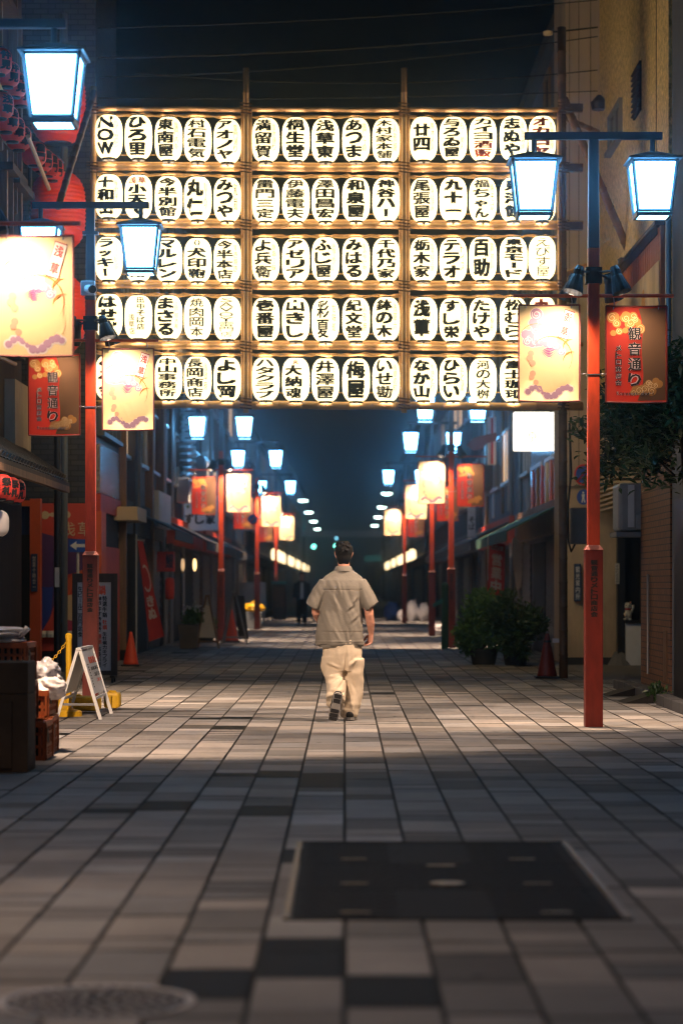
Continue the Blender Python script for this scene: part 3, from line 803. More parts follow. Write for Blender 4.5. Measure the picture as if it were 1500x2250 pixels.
for r_ in range(5):
    for k in range(15):
        if (r_ == 4 and k in (1, 14)): continue             # wholly behind banners
        c = A(XS[k], YS[r_][k], -.03)
        main, side, bold = TXT[r_][k]
        n = len(main.strip('*'))
        red = main[0] == '*'
        lab = 'lit white paper lantern with '+('large red' if red else f'{NUM.get(n, "many")} black')+' characters'
        if side[:1] in ('r', '^', '酒'): lab += ' and red writing'
        lab += f', {ORD[k]} from left, {ROWN[r_]} row'
        t, s = chochin(c, RL, HL, 'paper_lantern', lab, 'paper lantern', 'white lanterns on the bamboo arch', 'paper', bulb=True)
        fn = on_lant(c, RL, HL)
        wd = RL*1.48 if bold > .035 else RL*1.05
        uc = -.008; top, bot = HL*.86, -HL*.86
        if side[:1] in ('r', 'k'): uc = -RL*.20; wd *= .90
        f = MB(); m1 = main.strip('*'); f2 = MB()
        if side == '酒販':
            column(f, m1, uc, wd, top, -HL*.12, fn, bold, 4); column(f2, side, uc, wd, -HL*.14, bot, fn, .05, 5)
        elif side[:1] == '^':
            column(f, m1, uc, wd, HL*.5, bot, fn, bold, 4)
            for q, ch in enumerate(side[1:]): put_glyph(f2, ch, -RL*.75+q*RL*.8, -RL*.1+q*RL*.8, HL*.52, HL*.82, fn, .04, 2)
        elif side[:1] == '<':
            column(f, m1, RL*.25, wd*.55, top, -HL*.6, fn, bold, 2); column(f2, side[1:], -RL*.45, wd*.45, HL*.1, -HL*.8, fn, .02, 2)
        else:
            if m1 == '犬印鞄':
                rr = RL*.24; vs = []; zc = HL*.72
                for i in range(21):
                    a = i*2*math.pi/20
                    for e in (rr*.55, rr): vs.append(fn(e*math.sin(a), zc+e*math.cos(a)))
                f.add(vs, [(2*i, 2*i+1, 2*i+3, 2*i+2) for i in range(20) if i not in (0, 19, 9, 10)])
                top = HL*.5
            if m1 == '大納魂': top = HL*.62
            if m1 == '廿四': top, bot = HL*.62, -HL*.62
            column(f, m1, uc, wd, top, bot, fn, bold, 4)
            if side == 'r火': put_glyph(f2, '火', -RL*.22, RL*.22, HL*.64, HL*.86, fn, .05, 2)
            elif side[:1] in ('r', 'k') and side: column(f2, side[1:], RL*.68, RL*.34, HL*.66, -HL*.55, fn, .012, 2)
        f.build('lettering', 'red_ink' if red else 'black_ink', s)
        if f2.v:
            strong = side in ('酒販', 'r人形焼', 'rトイス', 'r手打そば', 'r条木人父', 'rおこのみ焼') or side[:1] == '^'
            blk = side[:1] in 'k<'
            f2.build('small_lettering', ('red_ink' if strong else 'brown_ink' if blk else 'faint_red_ink'), s)
        # the little weight on its hook below
        MB().tube([c+Vector((0, 0, -HL*.93)), c+Vector((.004, 0, -HL*1.06))], [.03, .012], 8).build('hook', 'chain_metal' if (k*3+r_) % 4 == 0 else 'black_plastic', t)
# ------------------------------------------------------------------ the walking person
def loft(mb, rings, n=28):
    """rings: (centre, half axis a, half axis b[, squareness])"""
    vs = []
    for q in rings:
        c, a, b = Vector(q[0]), Vector(q[1]), Vector(q[2]); p = q[3] if len(q) > 3 else 1
        for k in range(n):
            t = 2*math.pi*k/n; u, v = math.cos(t), math.sin(t)
            u = math.copysign(abs(u)**p, u); v = math.copysign(abs(v)**p, v)
            vs.append(c+a*u+b*v)
    m = len(rings)
    return mb.add(vs, [(i*n+k, i*n+(k+1) % n, (i+1)*n+(k+1) % n, (i+1)*n+k) for i in range(m-1) for k in range(n)]+[tuple(range(n-1, -1, -1)), tuple((m-1)*n+k for k in range(n))])
def remesh(mb, name, m, voxel, iters=3, parent=None, base=None, disp=None):
    org = ORG[parent.name] if parent else Vector(base)
    me = bpy.data.meshes.new('tmp'); me.from_pydata([tuple(v-org) for v in mb.v], [], mb.f)
    o = bpy.data.objects.new('tmp', me); col.objects.link(o)
    r = o.modifiers.new('r', 'REMESH'); r.mode = 'VOXEL'; r.voxel_size = voxel
    s = o.modifiers.new('s', 'SMOOTH'); s.factor = .5; s.iterations = iters
    dg = bpy.context.evaluated_depsgraph_get(); dg.update()
    nm = bpy.data.meshes.new_from_object(o.evaluated_get(dg)); nm.name = name
    bpy.data.objects.remove(o); bpy.data.meshes.remove(me)
    if disp:
        ns = [v.normal.copy() for v in nm.vertices]
        for v, nn in zip(nm.vertices, ns): v.co = v.co+nn*disp(v.co+org, nn)
        nm.update()
    nm.shade_smooth(); nm.materials.clear(); nm.materials.append(M[m])
    ob = bpy.data.objects.new(name, nm); col.objects.link(ob)
    if parent: ob.parent = parent
    else: ob.location = org
    ORG[ob.name] = org
    return ob

PB = Vector((0, 23.55, 0))
L = lambda x, y, z: PB+Vector((x, y, z))
def vx(a): return Vector((a, 0, 0))
def vy(a): return Vector((0, a, 0))
b = MB()
# trunk, neck and head (he looks along the street, away from the camera)
loft(b, [(L(-.03, 0, .62), vx(.10), vy(.08)), (L(-.03, 0, .78), vx(.155), vy(.105)), (L(-.03, 0, .95), vx(.145), vy(.10)), (L(-.02, 0, 1.12), vx(.140), vy(.09)),
         (L(-.02, .01, 1.28), vx(.145), vy(.085)), (L(-.018, .01, 1.37), vx(.12), vy(.06)), (L(-.014, .005, 1.43), vx(.06), vy(.05)),
         (L(-.010, 0, 1.49), vx(.058), vy(.06)), (L(-.009, .008, 1.56), vx(.056), vy(.062)), (L(-.009, .01, 1.60), vx(.05), vy(.05))])
hc = L(-.009, .02, 1.625)
b.ellipsoid(hc, (.074, .094, .103), 28, 18)
b.ellipsoid(hc+Vector((0, .035, -.055)), (.054, .055, .058), 20, 12)        # jaw
b.ellipsoid(hc+Vector((0, .066, -.088)), (.022, .018, .018), 12, 8)          # chin
b.tube([hc+Vector((0, .088, .01)), hc+Vector((0, .104, -.025)), hc+Vector((0, .09, -.032))], [.008, .014, .012], 8)   # nose
for dz in (-.055, -.064): b.ellipsoid(hc+Vector((0, .086, dz)), (.022, .008, .005), 12, 6)
for s in (-1, 1):
    loft(b, [(hc+Vector((s*.074, -.012, -.045)), vy(.010), Vector((s*.008, 0, .012))), (hc+Vector((s*.083, -.018, -.02)), vy(.017), Vector((s*.009, 0, .018))),
             (hc+Vector((s*.084, -.018, .008)), vy(.019), Vector((s*.009, 0, .014))), (hc+Vector((s*.076, -.012, .026)), vy(.010), Vector((s*.006, 0, .006)))], 10)
# arms
rs = [L(.13, 0, 1.33), L(.195, -.005, 1.24), L(.232, -.015, 1.08), L(.238, -.02, 1.03), L(.25, .01, .95), L(.257, .045, .865), L(.258, .055, .835)]
b.tube(rs, [.06, .052, .046, .044, .042, .029, .026], 16)
ls = [L(-.16, 0, 1.33), L(-.235, .0, 1.24), L(-.275, .01, 1.10), L(-.277, .02, 1.05), L(-.262, .09, 1.0), L(-.24, .17, .955), L(-.235, .195, .945)]
b.tube(ls, [.06, .052, .046, .044, .041, .029, .026], 16)
def hand(wr, fwd, pal, thumb, curl):
    """wr wrist, fwd along the fingers, pal out of the palm, thumb towards the thumb's side"""
    wr, fwd, pal, th = Vector(wr), Vector(fwd).normalized(), Vector(pal).normalized(), Vector(thumb).normalized()
    loft(b, [(wr, th*.026, pal*.020), (wr+fwd*.03, th*.036, pal*.018), (wr+fwd*.06, th*.042, pal*.017), (wr+fwd*.088, th*.040, pal*.014)], 16)
    for i, ln in enumerate((.070, .079, .073, .058)):
        p = wr+fwd*(.084-.004*abs(i-1))+th*(.031-.0205*i); pts = [p-fwd*.02]; d = fwd.copy(); c = curl*(1+.12*i)
        for sgm in (.46, .31, .23):
            pts.append(p.copy()); d = (d*math.cos(R(c))+pal*math.sin(R(c))).normalized(); p = p+d*ln*sgm
        pts.append(p.copy())
        b.tube(pts, [.009, .0092, .0086, .0080, .0062], 8)
    p0 = wr+fwd*.022+th*.024; p1 = p0+(fwd*.55+th*.75+pal*.25).normalized()*.036; p2 = p1+(fwd*.9+th*.25+pal*.35).normalized()*.030; p3 = p2+(fwd*.95+pal*.4).normalized()*.024
    b.tube([p0, p1, p2, p3], [.013, .0115, .0100, .0075], 8)
hand(L(.258, .055, .842), (-.16, .10, -1), (-.75, -.55, .05), (-.55, .75, .25), 34)
hand(L(-.235, .195, .945), (.25, .75, -.5), (.7, -.2, .3), (.3, .5, .8), 30)
# legs under the cloth
b.tube([L(.06, 0, .80), L(.10, .03, .46), L(.075, .0, .09)], [.085, .06, .042], 14)
b.tube([L(-.115, 0, .80), L(-.12, .02, .48), L(-.095, -.20, .26)], [.085, .06, .042], 14)
person = remesh(b, 'person', 'skin', .0055, 2, base=PB)
tag(person, 'person seen from behind walking away in beige short sleeved shirt and cream trousers', 'person')
for s in (-1, 1):
    MB().ellipsoid(hc+Vector((s*.030, .089, .012)), (.011, .007, .006), 10, 6).build('eye', 'white_paint', person, smooth=True)
# hair
hm = MB(); pr = random.Random(3)
hm.ellipsoid(hc+Vector((0, -.012, .022)), (.088, .100, .098), 28, 18)
hm.ellipsoid(hc+Vector((0, -.045, -.035)), (.072, .058, .075), 20, 12)
hm.ellipsoid(hc+Vector((0, -.045, -.085)), (.056, .036, .035), 16, 10)
for i in range(70):
    a = pr.uniform(0, 2*math.pi); e = pr.uniform(-.25, 1.25)
    d = Vector((math.cos(a)*math.cos(e), math.sin(a)*math.cos(e), math.sin(e)))
    if d.y > .35 and d.z < .45: continue
    if abs(d.x) > .75 and d.z < .05: continue
    p = hc+Vector((d.x*.084, d.y*.097-.012, d.z*.096+.022))
    tdir = (Vector((pr.uniform(-.5, .5)-.35, pr.uniform(-.3, .2), pr.uniform(-.8, .1)))+d*.75).normalized()
    hm.tube([p-tdir*.012, p+tdir*.012, p+tdir*.030+Vector((0, 0, -.004))], [.010, .008, .0025], 6)
hair = remesh(hm, 'hair', 'hair', .005, 5, parent=person)

# shirt
s_ = MB()
prof = [(.735, -.288, .180, .150), (.80, -.284, .180, .148), (.90, -.276, .178, .142), (.98, -.262, .176, .138), (1.06, -.246, .172, .135), (1.15, -.226, .172, .132),
        (1.24, -.216, .175, .130), (1.31, -.222, .182, .122), (1.365, -.228, .188, .105), (1.405, -.195, .158, .082), (1.435, -.150, .118, .070), (1.465, -.100, .076, .062)]
loft(s_, [(L((a+c)/2, -.004, z), vx((c-a)/2), vy(d), .82) for z, a, c, d in prof], 36)
def sleeve(p0, p1, p2, r0, r2, out):
    p0, p1, p2 = Vector(p0), Vector(p1), Vector(p2)
    ax = (p2-p0).normalized(); a = Vector((out, 0, 0)); a = (a-ax*a.dot(ax)).normalized(); bb_ = ax.cross(a)
    loft(s_, [(p0, a*r0, bb_*r0*1.0), ((p0+p1)/2, a*(r0*.97), bb_*r0*1.0), (p1, a*(r0*.9), bb_*r0), ((p1+p2)/2, a*((r0+r2)/2), bb_*((r0+r2)/2+.01)), (p2, a*r2, bb_*(r2+.02))], 24)
sleeve(L(-.165, 0, 1.335), L(-.24, 0, 1.24), L(-.312, .005, 1.102), .088, .076, -1)
sleeve(L(.125, 0, 1.335), L(.195, -.005, 1.24), L(.270, -.01, 1.108), .088, .080, 1)
def shirt_fold(p, n):
    q = p-PB; x, y, z = q
    d = 0
    d += .010*mnoise.noise(Vector((x*9+z*2, y*5, z*2.2+3)))*min(1, (1.45-z)*4)
    d += .006*mnoise.noise(Vector((x*22+z*8, y*10, z*5+9)))*min(1, (1.42-z)*5)
    if n.y < 0:
        # pulled folds running from the right armpit and the shoulder blades
        for (ax_, az, ang, amp, wd, ln) in ((.13, 1.22, -2.2, .012, .016, .16), (.12, 1.15, -2.5, .010, .014, .14), (-.13, 1.25, -1.15, .010, .016, .22), (-.07, 1.36, -1.35, .006, .012, .18), (.14, 1.05, -2.3, .009, .015, .15), (.02, .92, -1.5, .006, .012, .2), (-.12, .93, -1.1, .007, .014, .2), (.08, .90, -1.9, .006, .013, .14)):
            dx, dz = x-ax_, z-az; t = dx*math.cos(ang)+dz*math.sin(ang); s2 = -dx*math.sin(ang)+dz*math.cos(ang)
            k = max(0, 1-abs(t-ln/2)/(ln/2))
            d += amp*k*math.exp(-(s2/wd)**2)-amp*.6*k*math.exp(-((s2-wd*1.8)/wd)**2)
        d -= .004*math.exp(-((z-1.272)/.004)**2)*(1 if abs(x+.02) < .19 else 0)          # yoke seam
        d -= .004*math.exp(-((z-.862)/.004)**2)*(1 if abs(x+.05) < .21 else 0)
        d += .004*math.exp(-((z-.77)/.006)**2)
    if z < .78: d += .006*math.sin(x*40)*(0.78-z)/.05
    return d*1.45
shirt = remesh(s_, 'shirt', 'shirt', .007, 4, parent=person, disp=shirt_fold)
c = MB()
n = 28; prof = [(.0, .094, .080), (.020, .088, .076), (.046, .076, .070), (.050, .072, .066), (.030, .070, .062)]
vs = []
for dz, rx, ry in prof:
    for k in range(n):
        t = 2*math.pi*k/n
        vs.append(L(-.012+rx*math.cos(t), -.004+ry*math.sin(t), 1.452+dz-(.028*max(0, math.sin(t)))))
c.add(vs, [(i*n+k, i*n+(k+1) % n, (i+1)*n+(k+1) % n, (i+1)*n+k) for i in range(4) for k in range(n)])
c.build('collar', 'shirt', shirt, smooth=True)
hb = MB(); loft(hb, [(L(-.045, -.004, .712), vx(.205), vy(.135), .82), (L(-.045, -.004, .742), vx(.21), vy(.14), .82)], 36)
hb.build('shirt_tail', 'shirt', shirt, smooth=False)
def on_back(x, z, off=.004):                                  # the shirt's back surface at x, z
    bvh = on_back.tree
    h = bvh.ray_cast(Vector((x, -1, z))+PB-ORG[shirt.name], Vector((0, 1, 0)))
    return h[0]+ORG[shirt.name]+Vector((0, -off, 0))
from mathutils.bvhtree import BVHTree
_bm = bmesh.new(); _bm.from_mesh(shirt.data); on_back.tree = BVHTree.FromBMesh(_bm); _bm.free()
sm = MB()
for z, a, bq in ((1.27, -.165, .155), (.864, -.17, .17)):
    sm.tube([on_back(a+(bq-a)*i/24, z-.012*(i/24-.5)*(1 if z > 1 else 0), .0005) for i in range(25)], .0022, 4)
sm.build('seam', 'shirt_seam', shirt)

# trousers
tr = MB()
E1 = .8
loft(tr, [(L(-.03, 0, .86), vx(.16), vy(.115), E1), (L(-.028, 0, .76), vx(.188), vy(.135), E1), (L(-.028, 0, .66), vx(.190), vy(.14), E1), (L(-.03, 0, .56), vx(.188), vy(.135), E1), (L(-.03, .005, .48), vx(.185), vy(.12), E1)], 32)
loft(tr, [(L(.085, .0, .60), vx(.098), vy(.125)), (L(.094, .01, .46), vx(.092), vy(.115)), (L(.094, .02, .34), vx(.088), vy(.105)), (L(.092, .02, .24), vx(.088), vy(.10)),
          (L(.072, .02, .16), vx(.092), vy(.105)), (L(.048, .02, .10), vx(.098), vy(.108)), (L(.040, .02, .055), vx(.088), vy(.10)), (L(.040, .03, .03), vx(.078), vy(.09))], 28)
loft(tr, [(L(-.12, .0, .62), vx(.105), vy(.13)), (L(-.115, .02, .54), vx(.118), vy(.135)), (L(-.108, .02, .48), vx(.122), Vector((0, .115, -.03))), (L(-.092, -.03, .40), vx(.106), Vector((0, .09, -.05))),
          (L(-.080, -.09, .33), vx(.096), Vector((0, .08, -.07))), (L(-.084, -.15, .27), vx(.098), Vector((0, .07, -.085))), (L(-.092, -.205, .215), vx(.100), Vector((0, .065, -.085))), (L(-.096, -.225, .185), vx(.092), Vector((0, .06, -.08)))], 28)
def trouser_fold(p, n):
    q = p-PB; x, y, z = q
    low = max(0, 1-z/.24) if x > 0 else max(0, 1-abs(z-.22)/.16)
    d = .014*mnoise.noise(Vector((x*7+3, y*5, z*2.4)))+.007*mnoise.noise(Vector((x*16, y*12+4, z*6+2)))
    d += .016*low*mnoise.noise(Vector((x*6+1, y*6, z*30+7)))
    d += .012*mnoise.noise(Vector((x*8-z*9, y*4, z*9+x*6+5)))*math.exp(-((z-.5)/.12)**2)
    if n.y < 0:
        d -= .022*math.exp(-((x-.01-.03*(z-.6))/.016)**2)*(1 if .40 < z < .72 else 0)*min(1, (.72-z)*6)   # seat seam
        for (ax_, az, ang, amp, wd, ln) in ((-.01, .50, 2.75, .016, .018, .2), (.0, .47, 3.4, .014, .016, .2), (.03, .52, .7, .010, .015, .14), (-.02, .42, -2.2, .012, .015, .16), (.02, .44, -1.2, .010, .014, .2), (.11, .70, -1.8, .007, .014, .25)):
            dx, dz = x-ax_, z-az; t = dx*math.cos(ang)+dz*math.sin(ang); s2 = -dx*math.sin(ang)+dz*math.cos(ang)
            k = max(0, 1-abs(t-ln/2)/(ln/2))
            d += amp*k*math.exp(-(s2/wd)**2)-amp*.7*k*math.exp(-((s2-wd*1.7)/wd)**2)
    return d*1.1
trousers = remesh(tr, 'trousers', 'trousers', .007, 4, parent=person, disp=trouser_fold)
# shoes: the right one flat on the ground, the left one tipped up on its toe with the sole towards us
def shoe(origin, rot, name='shoe'):
    T = lambda x, y, z: Vector(origin)+rot @ Vector((x*1.2, y, z))         # y from heel (0) to toe (.28)
    u = MB(); ex = rot @ Vector((1.2, 0, 0)); ez = rot @ Vector((0, 0, 1))
    loft(u, [(T(0, .004, .05), ex*.024, ez*.030), (T(0, .03, .058), ex*.036, ez*.046), (T(0, .09, .062), ex*.040, ez*.048), (T(.002, .15, .048), ex*.043, ez*.034),
             (T(.004, .21, .040), ex*.046, ez*.026), (T(.004, .26, .034), ex*.036, ez*.020), (T(.003, .282, .030), ex*.016, ez*.012)], 20)
    sh = u.build(name, 'shoe_grey' if name == 'x' else 'shoe_dark', person, smooth=True)
    o = [(-.014, 0), (-.034, .02), (-.036, .07), (-.032, .12), (-.040, .18), (-.043, .22), (-.034, .265), (-.012, .288), (.014, .288), (.038, .265), (.050, .22), (.047, .18), (.036, .12), (.038, .07), (.035, .02), (.014, 0)]
    MB().prism([T(x, y, 0) for x, y in o], ez, .028).build('midsole', 'shoe_grey', sh)
    for y0_, y1_ in ((.012, .05), (.06, .10), (.165, .20), (.21, .242), (.25, .278)):
        k = MB(); wd = .027 if y1_ < .12 else .033
        k.prism([T(-wd, y0_, .0), T(wd, y0_, .0), T(wd, y1_, .0), T(-wd, y1_, .0)], -ez, .007)
        k.build('tread', 'shoe_dark', sh)
    return sh
shoe(L(.042, -.10, .006), Matrix.Rotation(R(-8), 3, 'Z'))
# tipped: heel up at z .26, toe on the ground
rot = Matrix.Rotation(R(12), 3, 'Y') @ Matrix.Rotation(R(-74), 3, 'X')
e = rot @ Vector((0, .288, -.0))
shoe(L(-.118, -.33, .012)-e, rot)

# ------------------------------------------------------------------ a person far down the street
def far_person(px, D, label):
    X = (px-CX)*D/F; Q = Vector((X, D, 0)); K = lambda x, y, z: Q+Vector((x, y, z))
    q = MB()
    q.tube([K(-.09, 0, .05), K(-.095, 0, .48), K(-.08, 0, .9)], [.045, .06, .09], 10); q.tube([K(.10, .04, .05), K(.095, 0, .48), K(.08, 0, .9)], [.045, .06, .09], 10)
    loft(q, [(K(0, 0, .85), vx(.16), vy(.11)), (K(0, 0, 1.1), vx(.15), vy(.1)), (K(0, 0, 1.35), vx(.19), vy(.11)), (K(0, 0, 1.45), vx(.1), vy(.08)), (K(0, 0, 1.56), vx(.05), vy(.05))], 18)
    q.ellipsoid(K(0, -.01, 1.62), (.075, .095, .11), 18, 12); q.tube([K(0, -.10, 1.63), K(0, -.115, 1.60)], [.01, .014], 6)
    for s in (-1, 1):
        q.tube([K(s*.19, 0, 1.38), K(s*.24, .01, 1.1), K(s*.25, -.06, .86)], [.06, .05, .035], 10)
        for j in range(5): q.tube([K(s*.25, -.06, .86), K(s*.25+(j-2)*.014, -.075, .78-(.03 if j in (1, 2, 3) else 0))], [.012, .008], 6)
        q.ellipsoid(K(s*.08, 0, 1.62), (.012, .02, .03), 8, 6)
    p = tag(remesh(q, 'person', 'skin', .018, 2, base=Q), label, 'person')
    j = MB()
    loft(j, [(K(0, .01, .80), vx(.20), vy(.14)), (K(0, .01, 1.1), vx(.185), vy(.13)), (K(0, .01, 1.36), vx(.215), vy(.13)), (K(0, .01, 1.46), vx(.11), vy(.09))], 20)
    for s in (-1, 1): j.tube([K(s*.19, 0, 1.38), K(s*.245, .01, 1.1), K(s*.255, -.06, .88)], [.08, .07, .055], 10)
    remesh(j, 'jacket', 'dark_cloth', .02, 2, parent=p)
    MB().prism([K(-.05, -.155, .86), K(.06, -.155, .86), K(.05, -.145, 1.4), K(-.04, -.145, 1.4)], (0, 1, 0), .03).build('shirt', 'white_paint', p)
    z = MB()
    for s in (-1, 1): z.tube([K(s*.10, 0, .07), K(s*.095, 0, .5), K(s*.085, 0, .9)], [.08, .09, .11], 10)
    remesh(z, 'trousers', 'dark_cloth', .02, 2, parent=p)
    MB().ellipsoid(K(0, .02, 1.66), (.085, .10, .095), 16, 10).build('hair', 'hair', p, smooth=True)
    for s in (-1, 1): MB().ellipsoid(K(s*.1, -.05, .04), (.045, .13, .04), 12, 8).build('shoe', 'shoe_dark', p, smooth=True)
far_person(663, 80.5, 'person in a dark open jacket over a white shirt standing far down the street')
# ------------------------------------------------------------------ buildings
bpy.data.objects.remove(_to) if False else None
def win_x(par, X, side, d0, d1, z0, z1, glass='window_glass', frame='alu', mull=1, dep=.05):
    """window in a wall that runs along the street; side = the way the wall faces (+1: towards +x)"""
    s = side; f = MB(); t_ = .05
    f.bb(X, X+s*dep, d0, d1, z1-t_, z1); f.bb(X, X+s*(dep+.04), d0-.04, d1+.04, z0-.03, z0+t_-.01)
    f.bb(X, X+s*dep, d0, d0+t_, z0+t_-.01, z1-t_); f.bb(X, X+s*dep, d1-t_, d1, z0+t_-.01, z1-t_)
    for k in range(mull):
        y = d0+(d1-d0)*(k+1)/(mull+1); f.bb(X, X+s*dep*.8, y-.02, y+.02, z0+t_-.01, z1-t_)
    w_ = f.build('window', frame, par)
    MB().bb(X+s*.004, X+s*.015, d0+t_, d1-t_, z0+t_-.01, z1-t_).build('pane', glass, w_)
    return w_
def shutter(par, X, side, d0, d1, z1, m='shutter'):
    f = MB(); n = int(z1/.09)
    for i in range(n): f.bb(X+side*.01, X+side*(.03+.012*(i % 2)), d0, d1, z1*i/n, z1*(i+1)/n-.004)
    return f.build('shutter', m, par)
def awning(par, X, side, d0, d1, z0, z1, out, m):
    f = MB(); s = side
    a, b, c, d = (X, d0, z1), (X+s*out, d0, z0), (X+s*out, d1, z0), (X, d1, z1)
    f.prism([a, b, c, d], (0, 0, 1), .03)
    f.bb(X+s*out, X+s*(out-.015), d0, d1, z0-.16, z0)
    return f.build('awning', m, par)
def block(name, label, x0, x1, d0, d1, z0, z1, m, cat='building', base=None):
    t = thing(name, label, cat, ((x0+x1)/2, (d0+d1)/2, 0))
    MB().bb(x0, x1, d0, d1, z0, z1).build('wall', m, t)
    return t

# --- left: the near timber building -----------------------------------------
t = block('timber_building', 'dark timber building on the left with tiled pent roof and hanging red lanterns', -9, -4.75, 20, 35.6, 0, 12.5, 'timber_dark')
TIMBER = t
for px, w_, y0, y1 in ((14, .13, 330, 530), (27, .06, 270, 560), (46, .11, 60, 560), (36, .05, -60, 470), (3, .1, -60, 330)):
    X = -4.45; D = DX(px, X)
    MB().bb(X-.10, X+.02, D-w_/2, D+w_/2, ZD(y1, D), ZD(y0, D)).build('post', 'timber', t)
for px, y in ((30, 397), (45, 425), (35, 590), (20, 40), (18, 690), (24, 780)):
    X = -4.5; D = DX(px, X); MB().bb(X-.2, X+.16, D-1.2, D+.3, ZD(y, D)-.05, ZD(y, D)+.05).build('rail', 'timber_dark', t)
MB().tube([P(66, 290, 33.5), P(66, 420, 33.5)], .03, 8).build('bracket', 'black_plastic', t)
for a, b in (((-20, 275), (36, 335)), ((-5, 180), (48, 300)), ((62, 300), (108, 415)), ((-10, 780), (34, 800))):
    q = DX(a[0], -4.3); 
    MB().tube([P(a[0], a[1], 30.5), P(b[0], b[1], 33.2)], .03, 8).build('bamboo_rail', 'bamboo', t)
MB().bb(-4.75, -4.60, 33.8, 35.5, 3.0, 4.2).build('plaster_panel', 'plaster_cream', t)
win_x(t, -4.75, 1, 29, 32.5, 3.4, 4.6, 'window_lit' if False else 'window_glass', 'timber', 3)
# pent roof: rows of tiles
f = MB()
for k in range(7):
    a = k/7; X0 = -4.75+.70*a; z = 3.30-.45*a
    for i in range(46):
        y = 22+i*.285
        f.tube([(X0, y, z+.012), (X0+.12, y, z-.075)], [.07, .075], 6)
f.prism([(-4.76, 22, 3.30), (-4.02, 22, 2.83), (-4.02, 35.2, 2.83), (-4.76, 35.2, 3.30)], (0, 0, 1), .012)
f.build('roof', 'roof_tile', t)
MB().prism([(-4.75, 22, 3.22), (-4.0, 22, 2.75), (-4.0, 35.2, 2.75), (-4.75, 35.2, 3.22)], (0, 0, 1), .05).build('roof_deck', 'timber_dark', t)
MB().bb(-4.08, -4.0, 22, 35.2, 2.66, 2.75).build('fascia', 'timber', t)
def red_lantern(px, py, D, R_, Hh, label, group, m='sky_lantern', txt=None, nrib=0, rot=.75):
    c = P(px, py, D)
    t, s = chochin(c, R_, Hh, 'red_lantern', label, 'red lantern', group, m, nrib=nrib)
    if txt:
        f = MB(); fn = on_lant(c, R_, Hh, .006, rot); column(f, txt, 0, R_*1.0, Hh*.72, -Hh*.72, fn, .07, 3); f.build('lettering', 'print_black', s)
    return t
for row_, (pts, txt) in enumerate(((((-2, 135), (16, 163), (32, 186), (47, 206)), '仲見'), (((2, 232), (14, 262), (28, 284), (42, 303)), '浅草'), (((76, 338), (91, 352), (104, 362), (115, 372)), '雷門'))):
    for i, (px, py) in enumerate(pts):
        X = (-4.30, -4.30, -4.22)[row_]; D = DX(px, X)
        red_lantern(px, py, D, .165, .17, f'small round red lantern, {ORD[i]} from the left in the {("top", "middle", "lower")[row_]} row by the lamp', 'small red lanterns on the timber building', txt=txt)
for i, (px, py) in enumerate(((2, 1069), (19, 1074), (33, 1079))):
    D = DX(px, -4.0)
    red_lantern(px, py, D, .135, .15, f'small lettered red lantern hanging under the tiled pent roof, {ORD[i]} from the left', 'red lanterns under the pent roof', txt='祭礼')
c = P(-9, 1150, 28.5); tt, s = chochin(c, .16, .165, 'white_lantern', 'unlit round white lantern at the left edge below the red lanterns', 'paper lantern', None, 'off_white')
for i, (py, a) in enumerate(((232, 'topmost'), (463, 'second from the top'), (690, 'third from the top'))):
    red_lantern(128, py, 36.2, .42, .60, f'big ribbed red paper lantern behind the bamboo brace, {a} of three', 'big red lanterns in a vertical column', 'red_paper', nrib=18)
    MB()
tt = thing('lantern_pole', 'dark steel pole carrying the column of big red lanterns', 'pole', (P(128, 0, 36.2).x, 36.75, 0))
MB().tube([(P(128, 0, 36).x, 36.75, 0), (P(128, 0, 36).x, 36.75, 10)], .06, 10).build('pole', 'grey_steel', tt)
for py in (345, 575, 800, 120):
    z = ZD(py, 36.2); MB().tube([(P(128, 0, 36).x, 36.75, z), (P(128, 0, 36.2).x, 36.15, z)], .02, 6).build('arm', 'grey_steel', tt)

# --- left: orange gate, mural, arrow sign -----------------------------------
D = 37.0
t = thing('orange_gate', 'orange wooden shop gate with a dark blue curtain beside the mural', 'gate', (-4.95, D, 0))
MB().bb(P(68, 0, D).x, P(91, 0, D).x, D-.1, D+.1, 0, ZD(1096, D)).build('post', 'orange_paint', t)
MB().bb(P(22, 0, D).x, P(68, 0, D).x, D-.09, D+.09, ZD(1112, D), ZD(1100, D)).build('lintel', 'orange_paint', t)
MB().bb(P(2, 0, D).x, P(14, 0, D).x, D-.09, D+.09, 0, ZD(1100, D)).build('post', 'orange_paint', t)
f = MB()
for i in range(12):
    a, b = 14+54*i/12, 14+54*(i+1)/12
    f.bb(P(a, 0, D).x, P(b, 0, D).x, D+.02+.015*(i % 2), D+.03+.015*(i % 2), ZD(1175, D), ZD(1113, D))
f.build('curtain', 'poster_dark_blue', t)
MB().bb(P(-20, 0, D).x, P(68, 0, D).x, D+.5, D+.55, 0, ZD(1112, D)).build('doorway_shade', 'dark_void', t)  # near-black sheet put in for the shade behind the gate
f = MB(); f.bb(P(71, 0, D).x, P(85, 0, D).x, D-.13, D-.102, ZD(1300, D), ZD(1217, D)); pl = f.build('plaque', 'poster_dark_blue', t)
f = MB(); column(f, '営業十時廿一', P(78, 0, D).x, .05, ZD(1222, D), ZD(1296, D), lambda u, v: Vector((u, D-.134, v)), .02); f.build('lettering', 'off_white', pl)
D = 38.0
t = thing('mural_board', 'tall painted red, purple and blue mural board behind the black pole', 'mural', (P(140, 0, D).x, D, 0))
x0, x1, z0, z1 = P(91, 0, D).x, P(206, 0, D).x, .28, ZD(1106, D)
MB().bb(x0, x1, D, D+.06, z0, z1).build('board', 'red_wall', t)
fn = lambda px, py, k=1: Vector((P(px, 0, D).x, D-.003*k, ZD(py, D)))
